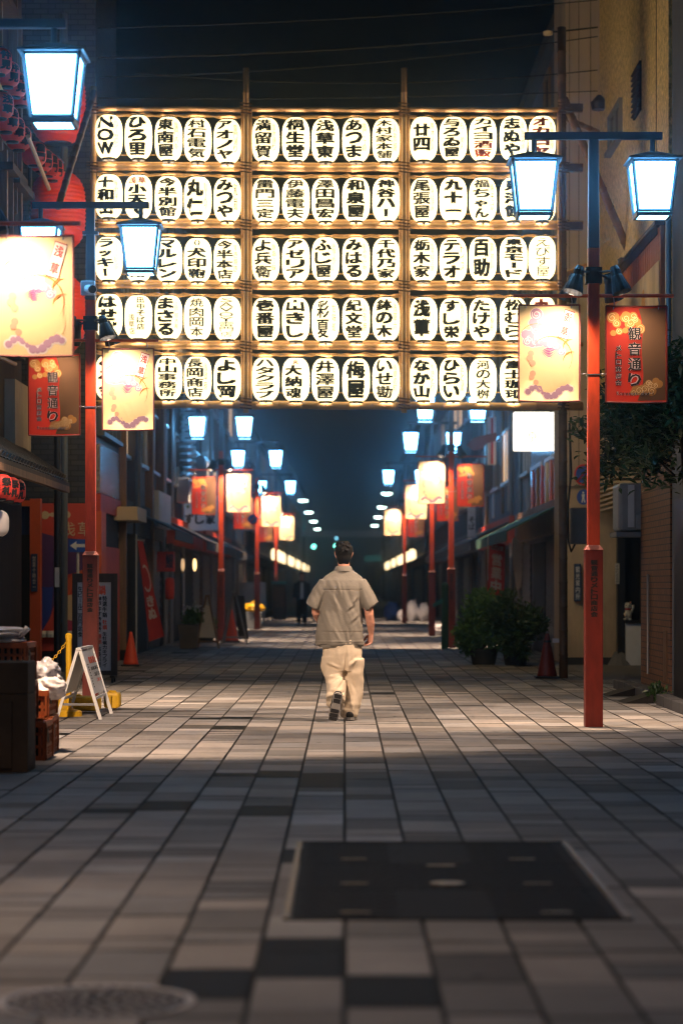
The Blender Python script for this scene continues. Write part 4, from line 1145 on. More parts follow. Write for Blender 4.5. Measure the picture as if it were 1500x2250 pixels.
def poly(nm, m, pts, k): f = MB(); f.add([fn(a, b, k) for a, b in pts], [tuple(range(len(pts)))[::-1]]); return f.build(nm, m, t)
poly('purple_field', 'purple_paint', [(91, 1170), (125, 1180), (160, 1183), (206, 1190), (206, 1250), (150, 1262), (128, 1300), (110, 1360), (91, 1390)], 1)
poly('blue_field', 'blue_paint', [(91, 1290), (118, 1290), (112, 1350), (91, 1392)], 2)
poly('orange_band', 'orange_paint', [(134, 1290), (160, 1262), (206, 1240), (206, 1268), (160, 1290), (138, 1340)], 2)
poly('pink_field', 'pink_paint', [(140, 1360), (165, 1345), (206, 1330), (206, 1400), (138, 1396)], 3)
f = MB(); 
for (a, b, r) in ((158, 1335, 22),): f.add([fn(a+r*math.cos(q*.314), b+r*1.3*math.sin(q*.314), 4) for q in range(20)], [tuple(range(20))])
f.build('cream_shape', 'cream_paint', t)
f = MB()
for (a, b, r) in ((100, 1132, 9), (116, 1131, 5), (140, 1131, 5), (148, 1131, 8)): f.add([fn(a+r*math.cos(q*.314), b+r*math.sin(q*.314), 5) for q in range(20)], [tuple(range(20))])
f.quad(fn(100, 1134, 5.5), fn(148, 1134, 5.5), fn(148, 1128, 5.5), fn(100, 1128, 5.5)); f.build('bone_shape', 'cream_paint', t)
f = MB(); put_glyph(f, '浅', P(134, 0, D).x, P(166, 0, D).x, ZD(1178, D), ZD(1147, D), lambda u, v: Vector((u, D-.02, v)), .01)
put_glyph(f, '草', P(172, 0, D).x, P(204, 0, D).x, ZD(1178, D), ZD(1147, D), lambda u, v: Vector((u, D-.02, v)), .01); f.build('lettering', 'cream_paint', t)
f = MB()
for i in range(6): f.lathe(fn(94+i*18, 1393, 6)+Vector((0, -.01, 0)), [(.09, -.05), (.10, 0), (.07, .05)], 10)
f.build('cloud_shape', 'off_white', t)
D = 37.6
t = thing('arrow_sign', 'small blue sign with a white arrow pointing left', 'arrow sign', (P(172, 0, D).x, D, 0))
b = MB().bb(P(151, 0, D).x, P(196, 0, D).x, D-.02, D, ZD(1213, D), ZD(1185, D)).build('plate', 'sign_blue', t)
f = MB(); y = D-.024
f.add([Vector((P(a, 0, D).x, y, ZD(q, D))) for a, q in ((155, 1199), (169, 1189), (169, 1195.5), (192, 1195.5), (192, 1202.5), (169, 1202.5), (169, 1209))], [(6, 5, 4, 3, 2, 1, 0)]); f.build('arrow', 'white_paint', b)
MB().tube([(P(171, 0, D).x, D+.03, 0), (P(171, 0, D).x, D+.03, ZD(1185, D))], .022, 8).build('post', 'off_white', t)
D = 36.0
t = thing('utility_pole', 'slim black pole rising in front of the mural and tiled wall', 'pole', (P(127, 0, D).x, D, 0))
MB().tube([P(127, 1480, D), P(127, 800, D)], .055, 12).build('pole', 'black_plastic', t)
MB().bb(P(122, 0, D).x, P(132, 0, D).x, D-.075, D-.058, ZD(1290, D), ZD(1247, D)).build('sticker', 'off_white', t)

# --- left: tiled building with orange shopfront ------------------------------
t = block('tiled_building', 'dark tiled building on the left with orange shopfront and glittering relief panel', -9, -3.98, 38.7, 42.2, 0, 13.5, 'dark_tilework')
X = -3.98
MB().bb(X, X+.08, 38.72, 42.2, 2.5, 2.78).build('fascia', 'red_wall', t)
MB().bb(X, X+.09, 38.72, 39.5, 0, 2.5).build('shopfront_post', 'orange_paint', t)
MB().bb(X, X+.06, 39.5, 42.2, 0, 1.95).build('shopfront_panel', 'red_wall', t)
MB().bb(X, X+.03, 39.5, 42.2, 1.95, 2.5).build('dark_opening', 'dark_void', t)  # flat sheet, the shade of the recess is in its colour
MB().bb(X, X+.07, 38.75, 42.15, 2.80, 3.58).build('relief_panel', 'relief_metal', t)
w_ = win_x(t, X, 1, 38.9, 42.1, 3.75, 5.6, 'window_glass', 'grey_steel', 4, .09)
w_ = win_x(t, X, 1, 38.9, 42.1, 6.4, 8.2, 'window_glass', 'grey_steel', 3, .09)
tt = thing('timber_pole', 'tall square brown timber pole beside the orange shopfront', 'pole', (-3.88, 42.4, 0))
MB().bb(-3.95, -3.82, 42.33, 42.47, 0, 4.4).build('pole', 'timber', tt)
MB().bb(-3.97, -3.80, 42.31, 42.49, 0, .18).build('foot', 'iron', tt)

# --- generic street fronts ---------------------------------------------------
def shop(side, X, d0, d1, h, m, label, floors=3, aw=None, seed=0, shut=True, glass='window_glass', pipes=2, ac=1, cap=True):
    pr = random.Random(seed); s = -side                           # the front faces the street
    x0, x1 = (X, X+6) if side > 0 else (X-6, X)
    t = block('shop_building', label, x0, x1, d0, d1, 0, h, m)
    if cap: MB().bb(X+s*.0, X+s*.18, d0, d1, h-.25, h+.02).build('parapet', 'seam', t)
    L_ = d1-d0; n = max(1, int(L_/3.2))
    for i in range(n):
        a = d0+L_*i/n+.25; b = d0+L_*(i+1)/n-.25
        if shut and pr.random() < .7: shutter(t, X, s, a, b, 2.15)
        else: MB().bb(X+s*.0, X+s*.02, a, b, .0, 2.15).build('dark_doorway', 'dark_void', t)  # no recess here, its shade is put into a dark sheet
        for fl in range(1, floors):
            z = .9+2.75*fl; win_x(t, X, s, a+.2, b-.2, z, z+1.25, glass if pr.random() < .85 else 'window_lit', 'alu', 1+int(pr.random()*2))
    MB().bb(X, X+s*.12, d0+.1, d1-.1, 2.25, 2.85).build('sign_fascia', pr.choice(['plaster_grey', 'timber', 'dark_canvas', 'red_wall']), t)
    if aw:
        awning(t, X, s, d0+.2, d1-.2, 2.25, 2.75, 1.0, aw)
    for i in range(pipes):
        y = d0+L_*pr.random(); MB().tube([(X+s*.07, y, 0), (X+s*.07, y, h*.9)], .045, 8).build('drainpipe', pr.choice(['alu', 'timber', 'plaster_grey']), t)
    for i in range(ac):
        y = d0+L_*(.2+.6*pr.random()); z = 3.0+pr.random()*1.2
        a = MB().bb(X+s*.05, X+s*.35, y-.4, y+.4, z, z+.6).build('air_conditioner', 'ac_white', t, bevel=.03)
        MB().tube([(X+s*.353, y-.08, z+.3), (X+s*.36, y-.08, z+.3)], .22, 20).build('fan_grille', 'seam', a)
    return t
C_ = shop(-1, -4.02, 42.6, 52.5, 9.5, 'plaster_grey', 'grey three-storey shop building just beyond the brown timber pole', aw=None, seed=2, pipes=0, ac=0)
for px, m_, y0, y1, w_ in ((328, 'timber', 760, 1300, .16), (300, 'plaster_grey', 900, 1120, .2), (352, 'timber', 850, 1090, .12), (290, 'plaster_dark', 900, 1420, .25)):
    D = DX(px, -3.95); MB().bb(-4.02, -3.86, D-w_, D+w_, max(0, ZD(y1, D)), ZD(y0, D)).build('pilaster', m_, C_)
D = DX(288, -3.75); MB().bb(-4.02, -3.55, D-1.0, D+.9, ZD(1146, D), ZD(1117, D)).build('canopy_box', 'cream_paint', C_)
awning(C_, -4.0, 1, 46.5, 52, 2.35, 2.7, .75, 'dark_canvas')
D = 51.2; sg = thing('wall_sign', 'white upright sign board on the grey building left of the easel boards', 'sign', (-3.85, D, 2.5))
b = MB().bb(-4.0, -3.80, 49.6, 53.0, 2.52, 3.26).build('board', 'panel_white', sg, bevel=.01)
E_ = shop(-1, -4.0, 52.8, 66.5, 10.5, 'plaster_dark', 'dark shop building behind the white lettered sign board', aw='dark_canvas', seed=5, pipes=4, ac=3)
f = MB()
for i in range(26):
    z = 3.4+i*.16; f.lathe((-3.72, 57.5, z), [(.17, 0), (.20, .05), (.17, .10)], 12)
f.build('ribbed_duct', 'alu', E_)
shop(-1, -3.95, 66.8, 82, 9.0, 'brick_brown', 'brown brick shop building beyond the white lettered sign board', aw='dark_canvas', seed=8)
shop(-1, -4.0, 82.3, 100, 12, 'plaster_grey', 'taller grey building before the left string of glowing lanterns', aw=None, seed=9, ac=2)
shop(-1, -4.0, 100.4, 150, 8, 'plaster_dark', 'long low dark building behind the left string of glowing lanterns', aw='dark_canvas', seed=12)
shop(-1, -4.0, 150.4, 255, 10, 'plaster_blue', 'farthest long building on the left side of the street', seed=13)
R1 = shop(1, 3.85, 42.6, 53, 11.4, 'plaster_grey', 'grey building on the right with green awning and shiny reflecting panels', aw='green_canvas', seed=21, pipes=1, ac=0)
f = MB(); f.bb(3.85, 3.78, 42.9, 49.2, 2.86, 4.5); f.build('metal_panel', 'gloss_panel', R1)
for i in range(6): MB().bb(3.775, 3.75, 43+i*1.05, 43.25+i*1.05, 2.86, 3.6).build('reflection_strip', ['sign_red', 'orange_paint', 'cream_paint', 'sign_red', 'print_gold', 'sign_red'][i], R1)  # coloured strips stand in for lights reflected in the metal panel
for px, m_ in ((1110, 'timber'), (1090, 'panel_white'), (1125, 'panel_beige')):
    D = DX(px, 3.8); MB().bb(3.86, 3.70, D-.2, D+.2, 3.0, 8).build('pilaster', m_, R1)
win_x(R1, 3.85, -1, 43.4, 44.6, 7.4, 9.8, 'window_glass', 'alu', 0)
win_x(R1, 3.85, -1, 45.2, 46.4, 10.0, 11.0, 'window_glass', 'timber', 0)
R2 = shop(1, 3.75, 53.3, 66, 9, 'plaster_blue', 'blue grey shop building above the potted shrubs', aw='dark_canvas', seed=23, pipes=3, ac=3)
R3 = shop(1, 3.8, 66.3, 84, 10, 'plaster_dark', 'dark shop building behind the far red lamp posts on the right', aw='dark_canvas', seed=26, ac=2)
shop(1, 3.8, 84.3, 104, 8.5, 'brick_brown', 'brown brick building before the right string of glowing lanterns', seed=27)
shop(1, 3.8, 104.4, 160, 9.5, 'plaster_dark', 'long dark building behind the right string of glowing lanterns', aw='dark_canvas', seed=28)
shop(1, 3.8, 160.4, 255, 9, 'plaster_grey', 'farthest long building on the right side of the street', seed=29)

# --- right: beige panelled building, stucco block, brick wall ----------------
t = block('panelled_building', 'tall building with beige seamed panels above and a stained cream wall below', 3.66, 9, 40.0, 42.3, 0, 14.5, 'plaster_cream')
MB().bb(3.64, 4.7, 39.93, 40.0, 2.95, 14.5).build('panel_cladding', 'panel_beige', t)
for i in range(5):
    x = 3.70+i*.155+(.04 if i > 1 else 0); MB().bb(x, x+.010, 39.925, 39.93, 2.95, 14.5).build('panel_seam', 'seam', t)
D = 39.9
MB().bb(P(1240, 0, D).x, P(1420, 0, D).x, D-.06, 39.99, 0, .12).build('plinth', 'plaster_dark', t)
MB().bb(P(1352, 0, D).x, P(1368, 0, D).x, D-.25, D-.05, 0, 2.9).build('black_pillar', 'black_plastic', t)
MB().lathe((P(1360, 0, D).x, D-.15, 0), [(.22, 0), (.16, .10), (.10, .22)], 12).build('pillar_foot', 'plaster_grey', t)
MB().bb(P(1369, 0, D).x, P(1412, 0, D).x, D-.05, 39.99, ZD(1375, D), 2.3).build('shop_window', 'dark_void', t)
MB().bb(P(1369, 0, D).x, P(1412, 0, D).x, D-.06, 39.99, 2.3, 2.42).build('window_head', 'panel_white', t)
MB().bb(P(1404, 0, D).x, P(1412, 0, D).x, D-.14, D-.06, 0, 2.3).build('dark_jamb', 'black_plastic', t)
sg = thing('upright_sign', 'narrow blue upright sign with pale characters on the cream wall', 'sign', P(1268, 1320, D))
b = MB().bb(P(1261, 0, D).x, P(1275, 0, D).x, D-.03, D+.09, ZD(1321, D), ZD(1239, D)).build('board', 'poster_dark_blue', sg)
f = MB(); column(f, '観光案内所', P(1268, 0, D).x, .07, ZD(1244, D), ZD(1318, D), lambda u, v: Vector((u, D-.034, v)), .02); f.build('lettering', 'lit_teal' if False else 'panel_white', b)
sg = thing('upright_sign', 'narrow white upright sign on the black pillar by the cat figurine', 'sign', P(1356, 1283, 39.6))
b = MB().bb(P(1351, 0, 39.6).x, P(1360, 0, 39.6).x, 39.62, 39.65, ZD(1283, 39.6), ZD(1238, 39.6)).build('board', 'off_white', sg)
f = MB(); column(f, '手作り民芸品', P(1355.5, 0, 39.6).x, .045, ZD(1241, 39.6), ZD(1281, 39.6), lambda u, v: Vector((u, 39.616, v)), .01); f.build('lettering', 'black_ink', b)
# beckoning cat
cc = P(1377, 1363, 39.7); t2 = thing('cat_figurine', 'white beckoning cat figurine with red ears in the dark shop window', 'figurine', cc)
q = MB(); q.ellipsoid(cc+Vector((0, 0, .10)), (.075, .06, .11), 16, 10); q.ellipsoid(cc+Vector((0, -.01, .235)), (.072, .06, .062), 16, 10)
q.tube([cc+Vector((.06, -.02, .12)), cc+Vector((.09, -.04, .20)), cc+Vector((.085, -.05, .25))], [.02, .02, .024], 8)
q.tube([cc+Vector((-.05, -.05, .12)), cc+Vector((-.03, -.07, .06))], [.02, .018], 8)
for s in (-1, 1):
    q.tube([cc+Vector((s*.05, 0, .275)), cc+Vector((s*.055, 0, .315))], [.022, .003], 6); q.ellipsoid(cc+Vector((s*.04, -.05, .02)), (.03, .035, .022), 10, 6)
bd = q.build('body', 'cat_white', t2, smooth=True)
for s in (-1, 1):
    MB().ellipsoid(cc+Vector((s*.028, -.066, .245)), (.009, .006, .010), 8, 6).build('eye', 'black_plastic', bd)
    MB().tube([cc+Vector((s*.05, -.014, .28)), cc+Vector((s*.054, -.006, .306))], [.013, .003], 6).build('ear', 'sign_red', bd)
MB().lathe(cc+Vector((0, 0, .175)), [(.06, 0), (.064, .012), (.058, .02)], 16).build('collar', 'sign_red', bd)
sh = thing('display_shelf', 'dark shelf under the beckoning cat figurine', 'shelf', cc+Vector((0, 0, -.05)))
MB().bb(P(1369, 0, D).x, P(1404, 0, D).x, 39.55, 39.84, cc.z-.05, cc.z).build('board', 'black_plastic', sh)
MB().bb(P(1369, 0, D).x, P(1404, 0, D).x, 39.60, 39.84, 0, cc.z-.05).build('front', 'panel_white', sh)

t = block('stucco_building', 'tall tan rough stucco building with a small window and a vent on the right', 4.2, 9, 31.4, 39.92, 3.4, 14.5, 'plaster_tan')
w_ = win_x(t, 4.2, -1, 36.6, 38.2, 8.1, 8.7, 'window_glass', 'plaster_grey', 1, .06)
f = MB(); f.bb(4.2, 4.17, 34.25, 35.05, 8.05, 8.75); v_ = f.build('vent', 'dark_void', t)
f = MB()
for i in range(9): f.bb(4.17, 4.14, 34.25, 35.05, 8.08+i*.075, 8.10+i*.075)
f.build('louvre', 'seam', v_)
MB().bb(4.2, 4.192, 32.6, 32.63, 3.4, 14.5).build('joint', 'seam', t)
MB().lathe((4.12, 39.2, ZD(225, 39.2)), [(.12, -.12), (.14, 0), (.03, .12)], 14).build('vent_hood', 'black_plastic', t)
MB().lathe((4.14, 36.2, ZD(573, 36.2)), [(.05, -.05), (.06, .02), (.02, .05)], 10).build('wall_lamp', 'black_plastic', t)
sg = thing('shop_sign_board', 'long orange and cream fascia board with corrugated edges on the stucco wall', 'sign board', (4.1, 34.6, 4))
f = MB()
for i in range(62):
    y = 31.45+i*.1; f.bb(4.195, 4.10+.012*(i % 2), y, y+.098, 3.95, 6.0)
b = f.build('board', 'print_orange' if False else 'orange_board' if 'orange_board' in M else 'panel_beige', sg)
M_ob = mat('orange_board', (.50, .17, .085), .6, var=.12, vs=1); b.data.materials[0] = M_ob
MB().bb(4.098, 4.085, 31.5, 37.0, 4.15, 5.55).build('cream_panel', 'plaster_cream', sg)
for y, zc, h_, m_ in ((33.1, 4.75, .62, 'print_gold'), (34.6, 4.5, .35, 'print_orange'), (35.3, 4.45, .30, 'print_orange')):
    f = MB(); f.add([Vector((4.08, y+.28*math.cos(a*.314), zc+h_*math.sin(a*.314))) for a in range(20)], [tuple(range(20))]); f.build('painted_shape', m_, sg)
f = MB()
for i in range(60): f.tube([(4.05, 31.45+i*.1, 6.0), (4.05, 31.45+i*.1+.03, 5.88)], [.012, .02], 5)
f.bb(4.2, 4.02, 31.4, 37.6, 6.0, 6.05); f.build('fringe', 'timber_dark', sg)
f = MB(); f.tube([(4.02, 31.4, 3.90), (4.02, 37.6, 3.90)], .06, 10); f.build('gutter', 'bamboo_dark', sg)
# striped blind and lit window under it
sg = thing('slatted_blind', 'slatted awning lit orange behind the leafy tree', 'blind', (4.0, 37.5, 2.5))
f = MB()
for i in range(16): f.bb(4.5, 4.10, 36.8, 39.6, 2.5+i*.075, 2.53+i*.075)
f.build('slat', 'cream_paint', sg)
t = block('corner_building', 'dark blue grey building at the right edge above the black door', 3.80, 9, 6, 28.1, 0, 14.5, 'plaster_blue')
MB().bb(3.80, 3.79, 26.2, 27.9, 0, 2.3).build('door', 'black_plastic', t)
MB().tube([(3.74, 28.0, 3.7), (3.74, 28.0, 5.6)], .035, 8).build('drainpipe', 'alu', t)
t = thing('brick_wall', 'brown brick wall with a thin pipe at the right edge under the air conditioner', 'wall', (3.9, 29.5, 0))
MB().bb(3.78, 4.3, 28.12, 30.9, 0, 2.75).build('wall', 'brick_brown', t)
MB().tube([(3.745, 29.9, .22), (3.745, 29.9, 1.45)], .018, 8).build('pipe', 'alu', t)
MB().bb(3.78, 3.765, 28.35, 28.65, .18, .78).build('hatch', 'bamboo_dark', t)
MB().bb(3.78, 3.6, 27.9, 31.0, 0, .06).build('footing', 'plaster_dark', t)
t = thing('air_conditioner', 'white outdoor air conditioner on a bracket above the brick wall', 'air conditioner', (3.6, 31.3, 2))
D = 31.2; z0, z1 = ZD(1168, D), ZD(1062, D)
b = MB().bb(3.50, 3.86, 30.95, 31.65, z0, z1).build('casing', 'ac_white', t, bevel=.05)
MB().bb(3.62, 3.70, 30.93, 30.955, z0+.05, z1-.03).build('side_label', 'off_white', b)
MB().bb(3.72, 3.84, 30.90, 30.955, z0+.02, z0+.22).build('valve_cover', 'ac_white', b, bevel=.015)
MB().tube([(3.80, 30.92, z0+.25), (3.88, 30.86, z0+.42), (3.95, 30.9, z0+.55)], .03, 8).build('hose', 'alu', t)
MB().bb(3.47, 4.0, 30.92, 31.7, z0-.07, z0-.01).build('bracket', 'plaster_grey', t)
t = thing('meter_box', 'grey meter box with looped cables on the dark bamboo pole', 'meter box', (3.33, 34.5, 1.9))
D = 34.5
MB().bb(P(1252, 0, D).x, P(1286, 0, D).x, D-.14, D+.08, ZD(1196, D), ZD(1116, D)).build('casing', 'plaster_grey', t, bevel=.012)
MB().tube([P(1250, 930, 34.3), P(1254, 1040, 34.3), P(1247, 1110, 34.3), P(1248, 1190, 34.3), P(1254, 1212, 34.3), P(1262, 1196, 34.4)], .016, 7).build('cable', 'black_plastic', t)

# --- far end -----------------------------------------------------------------
t = block('far_building', 'large dark building closing the far end of the street', -30, 30, 290, 300, 0, 26, 'far_facade')
for i in range(16):
    x = -11+i*1.5; MB().bb(x, x+.35, 289.6, 290, 6, 26).build('rib', 'far_facade', t)
for i in range(4): MB().bb(-12, 12, 289.7, 290, 6.5+i*4, 7+i*4).build('band', 'far_white' if False else 'far_facade', t)
t = thing('footbridge', 'pale horizontal beam crossing the far end of the street', 'bridge', (0, 210, 0))
MB().bb(-3.7, 3.7, 209, 211, 5.5, 6.0).build('beam', 'far_white', t)
for s in (-1, 1): MB().bb(s*3.5-.2, s*3.5+.2, 209.5, 210.5, 0, 5.5).build('pillar', 'far_facade', t)
# ------------------------------------------------------------------ far lamps, string lanterns, traffic lights
for side, pts in ((-1, ((665.6, 1100), (678.4, 1126), (688.6, 1146), (697, 1162.6))), (1, ((849.5, 1084.7), (838.4, 1114.6), (829.9, 1136.5), (822.8, 1155)))):
    for i, (px, py) in enumerate(pts):
        D = F*4.7/(CY-py); c = P(px, py, D)
        t = thing('led_street_lamp', f'modern white street lamp in the far {"left" if side < 0 else "right"} row, {ORD[i]} from the nearest', 'street lamp', (c.x+side*.9, D, 0), 'modern lamps far down the street')
        MB().tube([(c.x+side*.9, D, 0), (c.x+side*.9, D, 5.6), (c.x+side*.75, D, 6.0), (c.x+side*.1, D, 6.12)], [.07, .06, .045, .035], 8).build('pole', 'alu', t)
        MB().ellipsoid(c+Vector((0, 0, .07)), (.34, .2, .07), 14, 8).build('lamp_head', 'alu', t, smooth=True)
        MB().ellipsoid(c, (.27, .17, .07), 14, 8).build('lens', 'led', t, smooth=True)
def small_lantern(px, py, X, label, group):
    D = abs(DX(px, X)); c = P(px, py, D)
    t = thing('string_lantern', label, 'paper lantern', c, group)
    prof = [(lant_r(z*.27/6, .17, .30), z*.27/6) for z in range(-6, 7)]
    MB().lathe(c, prof, 16).build('paper_shade', 'paper_far', t, smooth=True)
    MB().lathe(c, [(.07, .26), (.08, .30), (.03, .31)], 10).build('top_ring', 'black_plastic', t)
    MB().lathe(c, [(.03, -.31), (.08, -.30), (.07, -.26)], 10).build('bottom_ring', 'black_plastic', t)
n = 12
for i in range(n):
    u = i/(n-1); D = 116+100*u**1.25; px = CX-3.35*F/D; py = CY-(2.78-H)*F/D
    small_lantern(px, py, -3.35, f'glowing lantern in the left shopfront string, {ORD[i]} from the nearest', 'string of lanterns on the left shopfronts')
for i in range(9):
    u = i/8; D = (119+70*u) if i else 118; px = CX+3.3*F/D; py = CY-(2.78-H)*F/D
    small_lantern(px, py, 3.3, f'glowing lantern in the right shopfront string, {ORD[i]} from the nearest', 'string of lanterns on the right shopfronts')
for px, py, lab in ((689, 1201, 'teal green traffic light far away beside the blue signs'), (737.5, 1200, "teal green traffic light beside the walking man's hair")):
    D = 240; c = P(px, py, D)
    t = thing('traffic_light', lab, 'traffic light', (c.x, D, 0))
    MB().tube([(c.x, D+.2, 0), (c.x, D+.2, c.z)], .08, 8).build('pole', 'grey_steel', t)
    b = MB().bb(c.x-.25, c.x+.25, D, D+.3, c.z-.25, c.z+.25).build('housing', 'black_plastic', t)
    MB().lathe(c+Vector((0, -.03, 0)), [(.16, -.16)], 3, False)
    MB().ellipsoid(c+Vector((0, -.02, 0)), (.19, .06, .19), 14, 8).build('lens', 'lit_green', b)
for px, py, w_, h_, lab in ((666.5, 1150, .45, 1.5, 'tall pale blue lit sign far down on the left'), (666.5, 1186, .45, .75, 'short bright blue lit sign below the tall blue one'), (739, 1183, .3, .3, "small blue round lit sign above the walking man's head"), (666.5, 1203, .35, .3, 'lowest small blue light on the far left')):
    D = 228; c = P(px, py, D); t = thing('lit_sign', lab, 'lit sign', (c.x, D, c.z-h_/2))
    b = MB().bb(c.x-w_/2, c.x+w_/2, D, D+.2, c.z-h_/2, c.z+h_/2).build('casing', 'black_plastic', t)
    MB().bb(c.x-w_/2+.04, c.x+w_/2-.04, D-.03, D, c.z-h_/2+.04, c.z+h_/2-.04).build('face', 'lit_blue' if h_ < 1 else 'lit_teal', t)
    MB().tube([(c.x, D+.25, 0), (c.x, D+.25, c.z)], .06, 6).build('post', 'grey_steel', t)
for x0, x1, y0, y1, D, m_, nm, lab in ((800, 838, 1220, 1234, 232, 'lit_teal', 'shop_fascia', 'dim teal shop sign at the far end right of the walking man'), (826, 852, 1262, 1283, 225, 'far_white', 'van', None), (800, 822, 1245, 1285, 231, 'poster_dark_blue', 'shop_fascia', 'dark blue poster board below the teal shop sign')):
    if lab is None: continue
    a, b = P(x0, y1, D), P(x1, y0, D); t = thing(nm, lab, 'shop sign', (a.x, D, a.z))
    MB().bb(a.x, b.x, D, D+.15, a.z, b.z).build('board', m_, t)
    MB().bb(a.x-.05, b.x+.05, D+.15, D+.22, a.z-.05, b.z+.05).build('backing', 'far_facade', t)
    MB().bb(a.x+.1, a.x+.3, D+.22, D+.4, 0, b.z).build('post', 'far_facade', t)

# ------------------------------------------------------------------ overhead wires
for i, (a, b, sag, r, lab) in enumerate((((205, 128), (1312, 60), 14, .014, 'topmost thick wire over the street with an insulator'), ((205, 62), (1312, 0), 10, .010, 'thin overhead wire at the top edge of the sky'),
        ((205, 170), (1312, 80), 18, .009, 'thin overhead wire just under the insulator'), ((300, 160), (1312, 154), 26, .009, 'overhead wire at the level of the wall vent'), ((205, 215), (1312, 200), 8, .008, 'lowest overhead wire just above the bamboo arch'))):
    A0, B0 = P(a[0], a[1], 39.0), P(b[0], b[1], 39.6)
    t = thing('overhead_wire', lab, 'wire', A0)
    MB().tube([A0.lerp(B0, k/24)+Vector((0, 0, -sag*39/F*4*(k/24)*(1-k/24))) for k in range(25)], r, 5).build('wire', 'wire', t)
    if i == 0:
        c = P(1203, 74, 39.3); MB().lathe(c, [(.03, -.03), (.075, -.02), (.08, .03), (.03, .05)], 12).build('insulator', 'cream_paint', t)

# ------------------------------------------------------------------ signs
def disc(mb, c, r, ax, th=.012, n=24):
    ax = Vector(ax).normalized(); c = Vector(c); mb.tube([c-ax*th/2, c+ax*th/2], r, n); return mb
def no_parking(c, r, ax, label, post=None):
    c = Vector(c); ax = Vector(ax).normalized(); t = thing('no_parking_sign', label, 'road sign', c)
    b = disc(MB(), c, r, ax).build('rim', 'sign_red', t); disc(MB(), c+ax*.010, r*.80, ax).build('face', 'sign_blue', b)
    u = ax.cross(Vector((0, 0, 1))).normalized(); q = (u+Vector((0, 0, -1))).normalized()*r*.82; p = q.cross(ax).normalized()*r*.10; k = ax*.018
    MB().add([c+q+p+k, c-q+p+k, c-q-p+k, c+q-p+k], [(0, 1, 2, 3), (3, 2, 1, 0)]).build('slash', 'sign_red', b)
    if post: MB().tube(post, .022, 8).build('bracket', 'alu', t)
    return t
c = P(1281, 1043, 39.6); no_parking(c, .175, (-.75, -1, 0), 'round blue and red no parking sign above the blue pedestrian sign', [c+Vector((.02, .03, 0)), c+Vector((.15, .35, 0))])
c = P(1281, 1092, 39.6); ax = Vector((-.75, -1, 0)).normalized()
t = thing('pedestrian_sign', 'round blue pedestrian sign with a white walking figure on the panelled wall', 'road sign', c)
b = disc(MB(), c, .125, ax).build('face', 'sign_blue', t)
f = MB(); u = ax.cross(Vector((0, 0, 1))).normalized(); k = ax*.010
S = lambda a, z: c+k+u*a+Vector((0, 0, z))
f.add([S(.018*math.cos(a*.5236), .07+.018*math.sin(a*.5236)) for a in range(12)], [tuple(range(12))])
f.add([S(-.03, .045), S(.03, .045), S(.02, -.02), S(.035, -.09), S(.01, -.09), S(0, -.03), S(-.02, -.09), S(-.045, -.09), S(-.018, -.02)], [(0, 1, 2, 3, 4, 5, 6, 7, 8)]); f.build('walking_figure', 'white_paint', b)
MB().tube([c+Vector((.02, .03, 0)), c+Vector((.15, .35, 0))], .02, 8).build('bracket', 'alu', t)
c = P(555, 1141, 70.3); no_parking(c, .16, (.1, -1, 0), 'round blue and red no parking sign on a far lamp post', [c+Vector((.01, .02, 0)), c+Vector((.12, .45, 0))])
# lit white box sign under the arch
D = 44.5; a, b = P(1128, 990, D), P(1208, 905, D)
t = thing('lit_box_sign', 'bright white lit box sign projecting from the right under the bamboo arch', 'lit sign', (a.x, D, a.z))
bx = MB().bb(a.x, b.x, D, D+.22, a.z, b.z).build('casing', 'lit_sign', t, bevel=.02)
MB().bb(a.x+.05, 3.86, D+.06, D+.14, b.z, b.z+.05).build('bracket', 'black_plastic', t); MB().bb(b.x, 3.86, D+.06, D+.14, a.z+.1, a.z+.15).build('bracket', 'black_plastic', t)
f = MB(); put_glyph(f, '京', a.x+.24, a.x+.44, a.z+.16, a.z+.36, lambda u, v: Vector((u, D-.004, v)), -.012); f.build('lettering', 'print_gold_line', bx)
# white projecting sign, left
D = 60; a, b = P(399, 1166, D), P(479, 1089, D)
t = thing('projecting_sign', 'grey white board with black characters projecting from the left shops', 'sign', (a.x, D, a.z))
bx = MB().bb(a.x, b.x, D, D+.15, a.z, b.z).build('board', 'panel_white', t, bevel=.01)
f = MB(); row(f, 'すし家', a.x+.05, b.x-.05, a.z+.16, a.z+.42, lambda u, v: Vector((u, D-.004, v)), .06); f.build('lettering', 'black_ink', bx)
f = MB(); f.add([Vector((P(413, 0, D).x+.045*math.cos(k*.5236), D-.004, ZD(1113, D)+.045*math.sin(k*.5236))) for k in range(12)], [tuple(range(12))[::-1]]); f.build('green_mark', 'leaf', bx)
MB().bb(a.x-.3, a.x, D+.05, D+.1, a.z+.3, a.z+.36).build('bracket', 'black_plastic', t)
D = 63; t = thing('lit_sign', 'pale blue lit shop sign peeping out beside the red banner', 'lit sign', P(405, 1110, D))
MB().prism([P(386, 1080, D), P(396, 1108, D), P(402, 1090, D), P(424, 1088, D), P(424, 1067, D), P(405, 1072, D)], (0, 1, 0), .1).build('face', 'lit_blue', t)
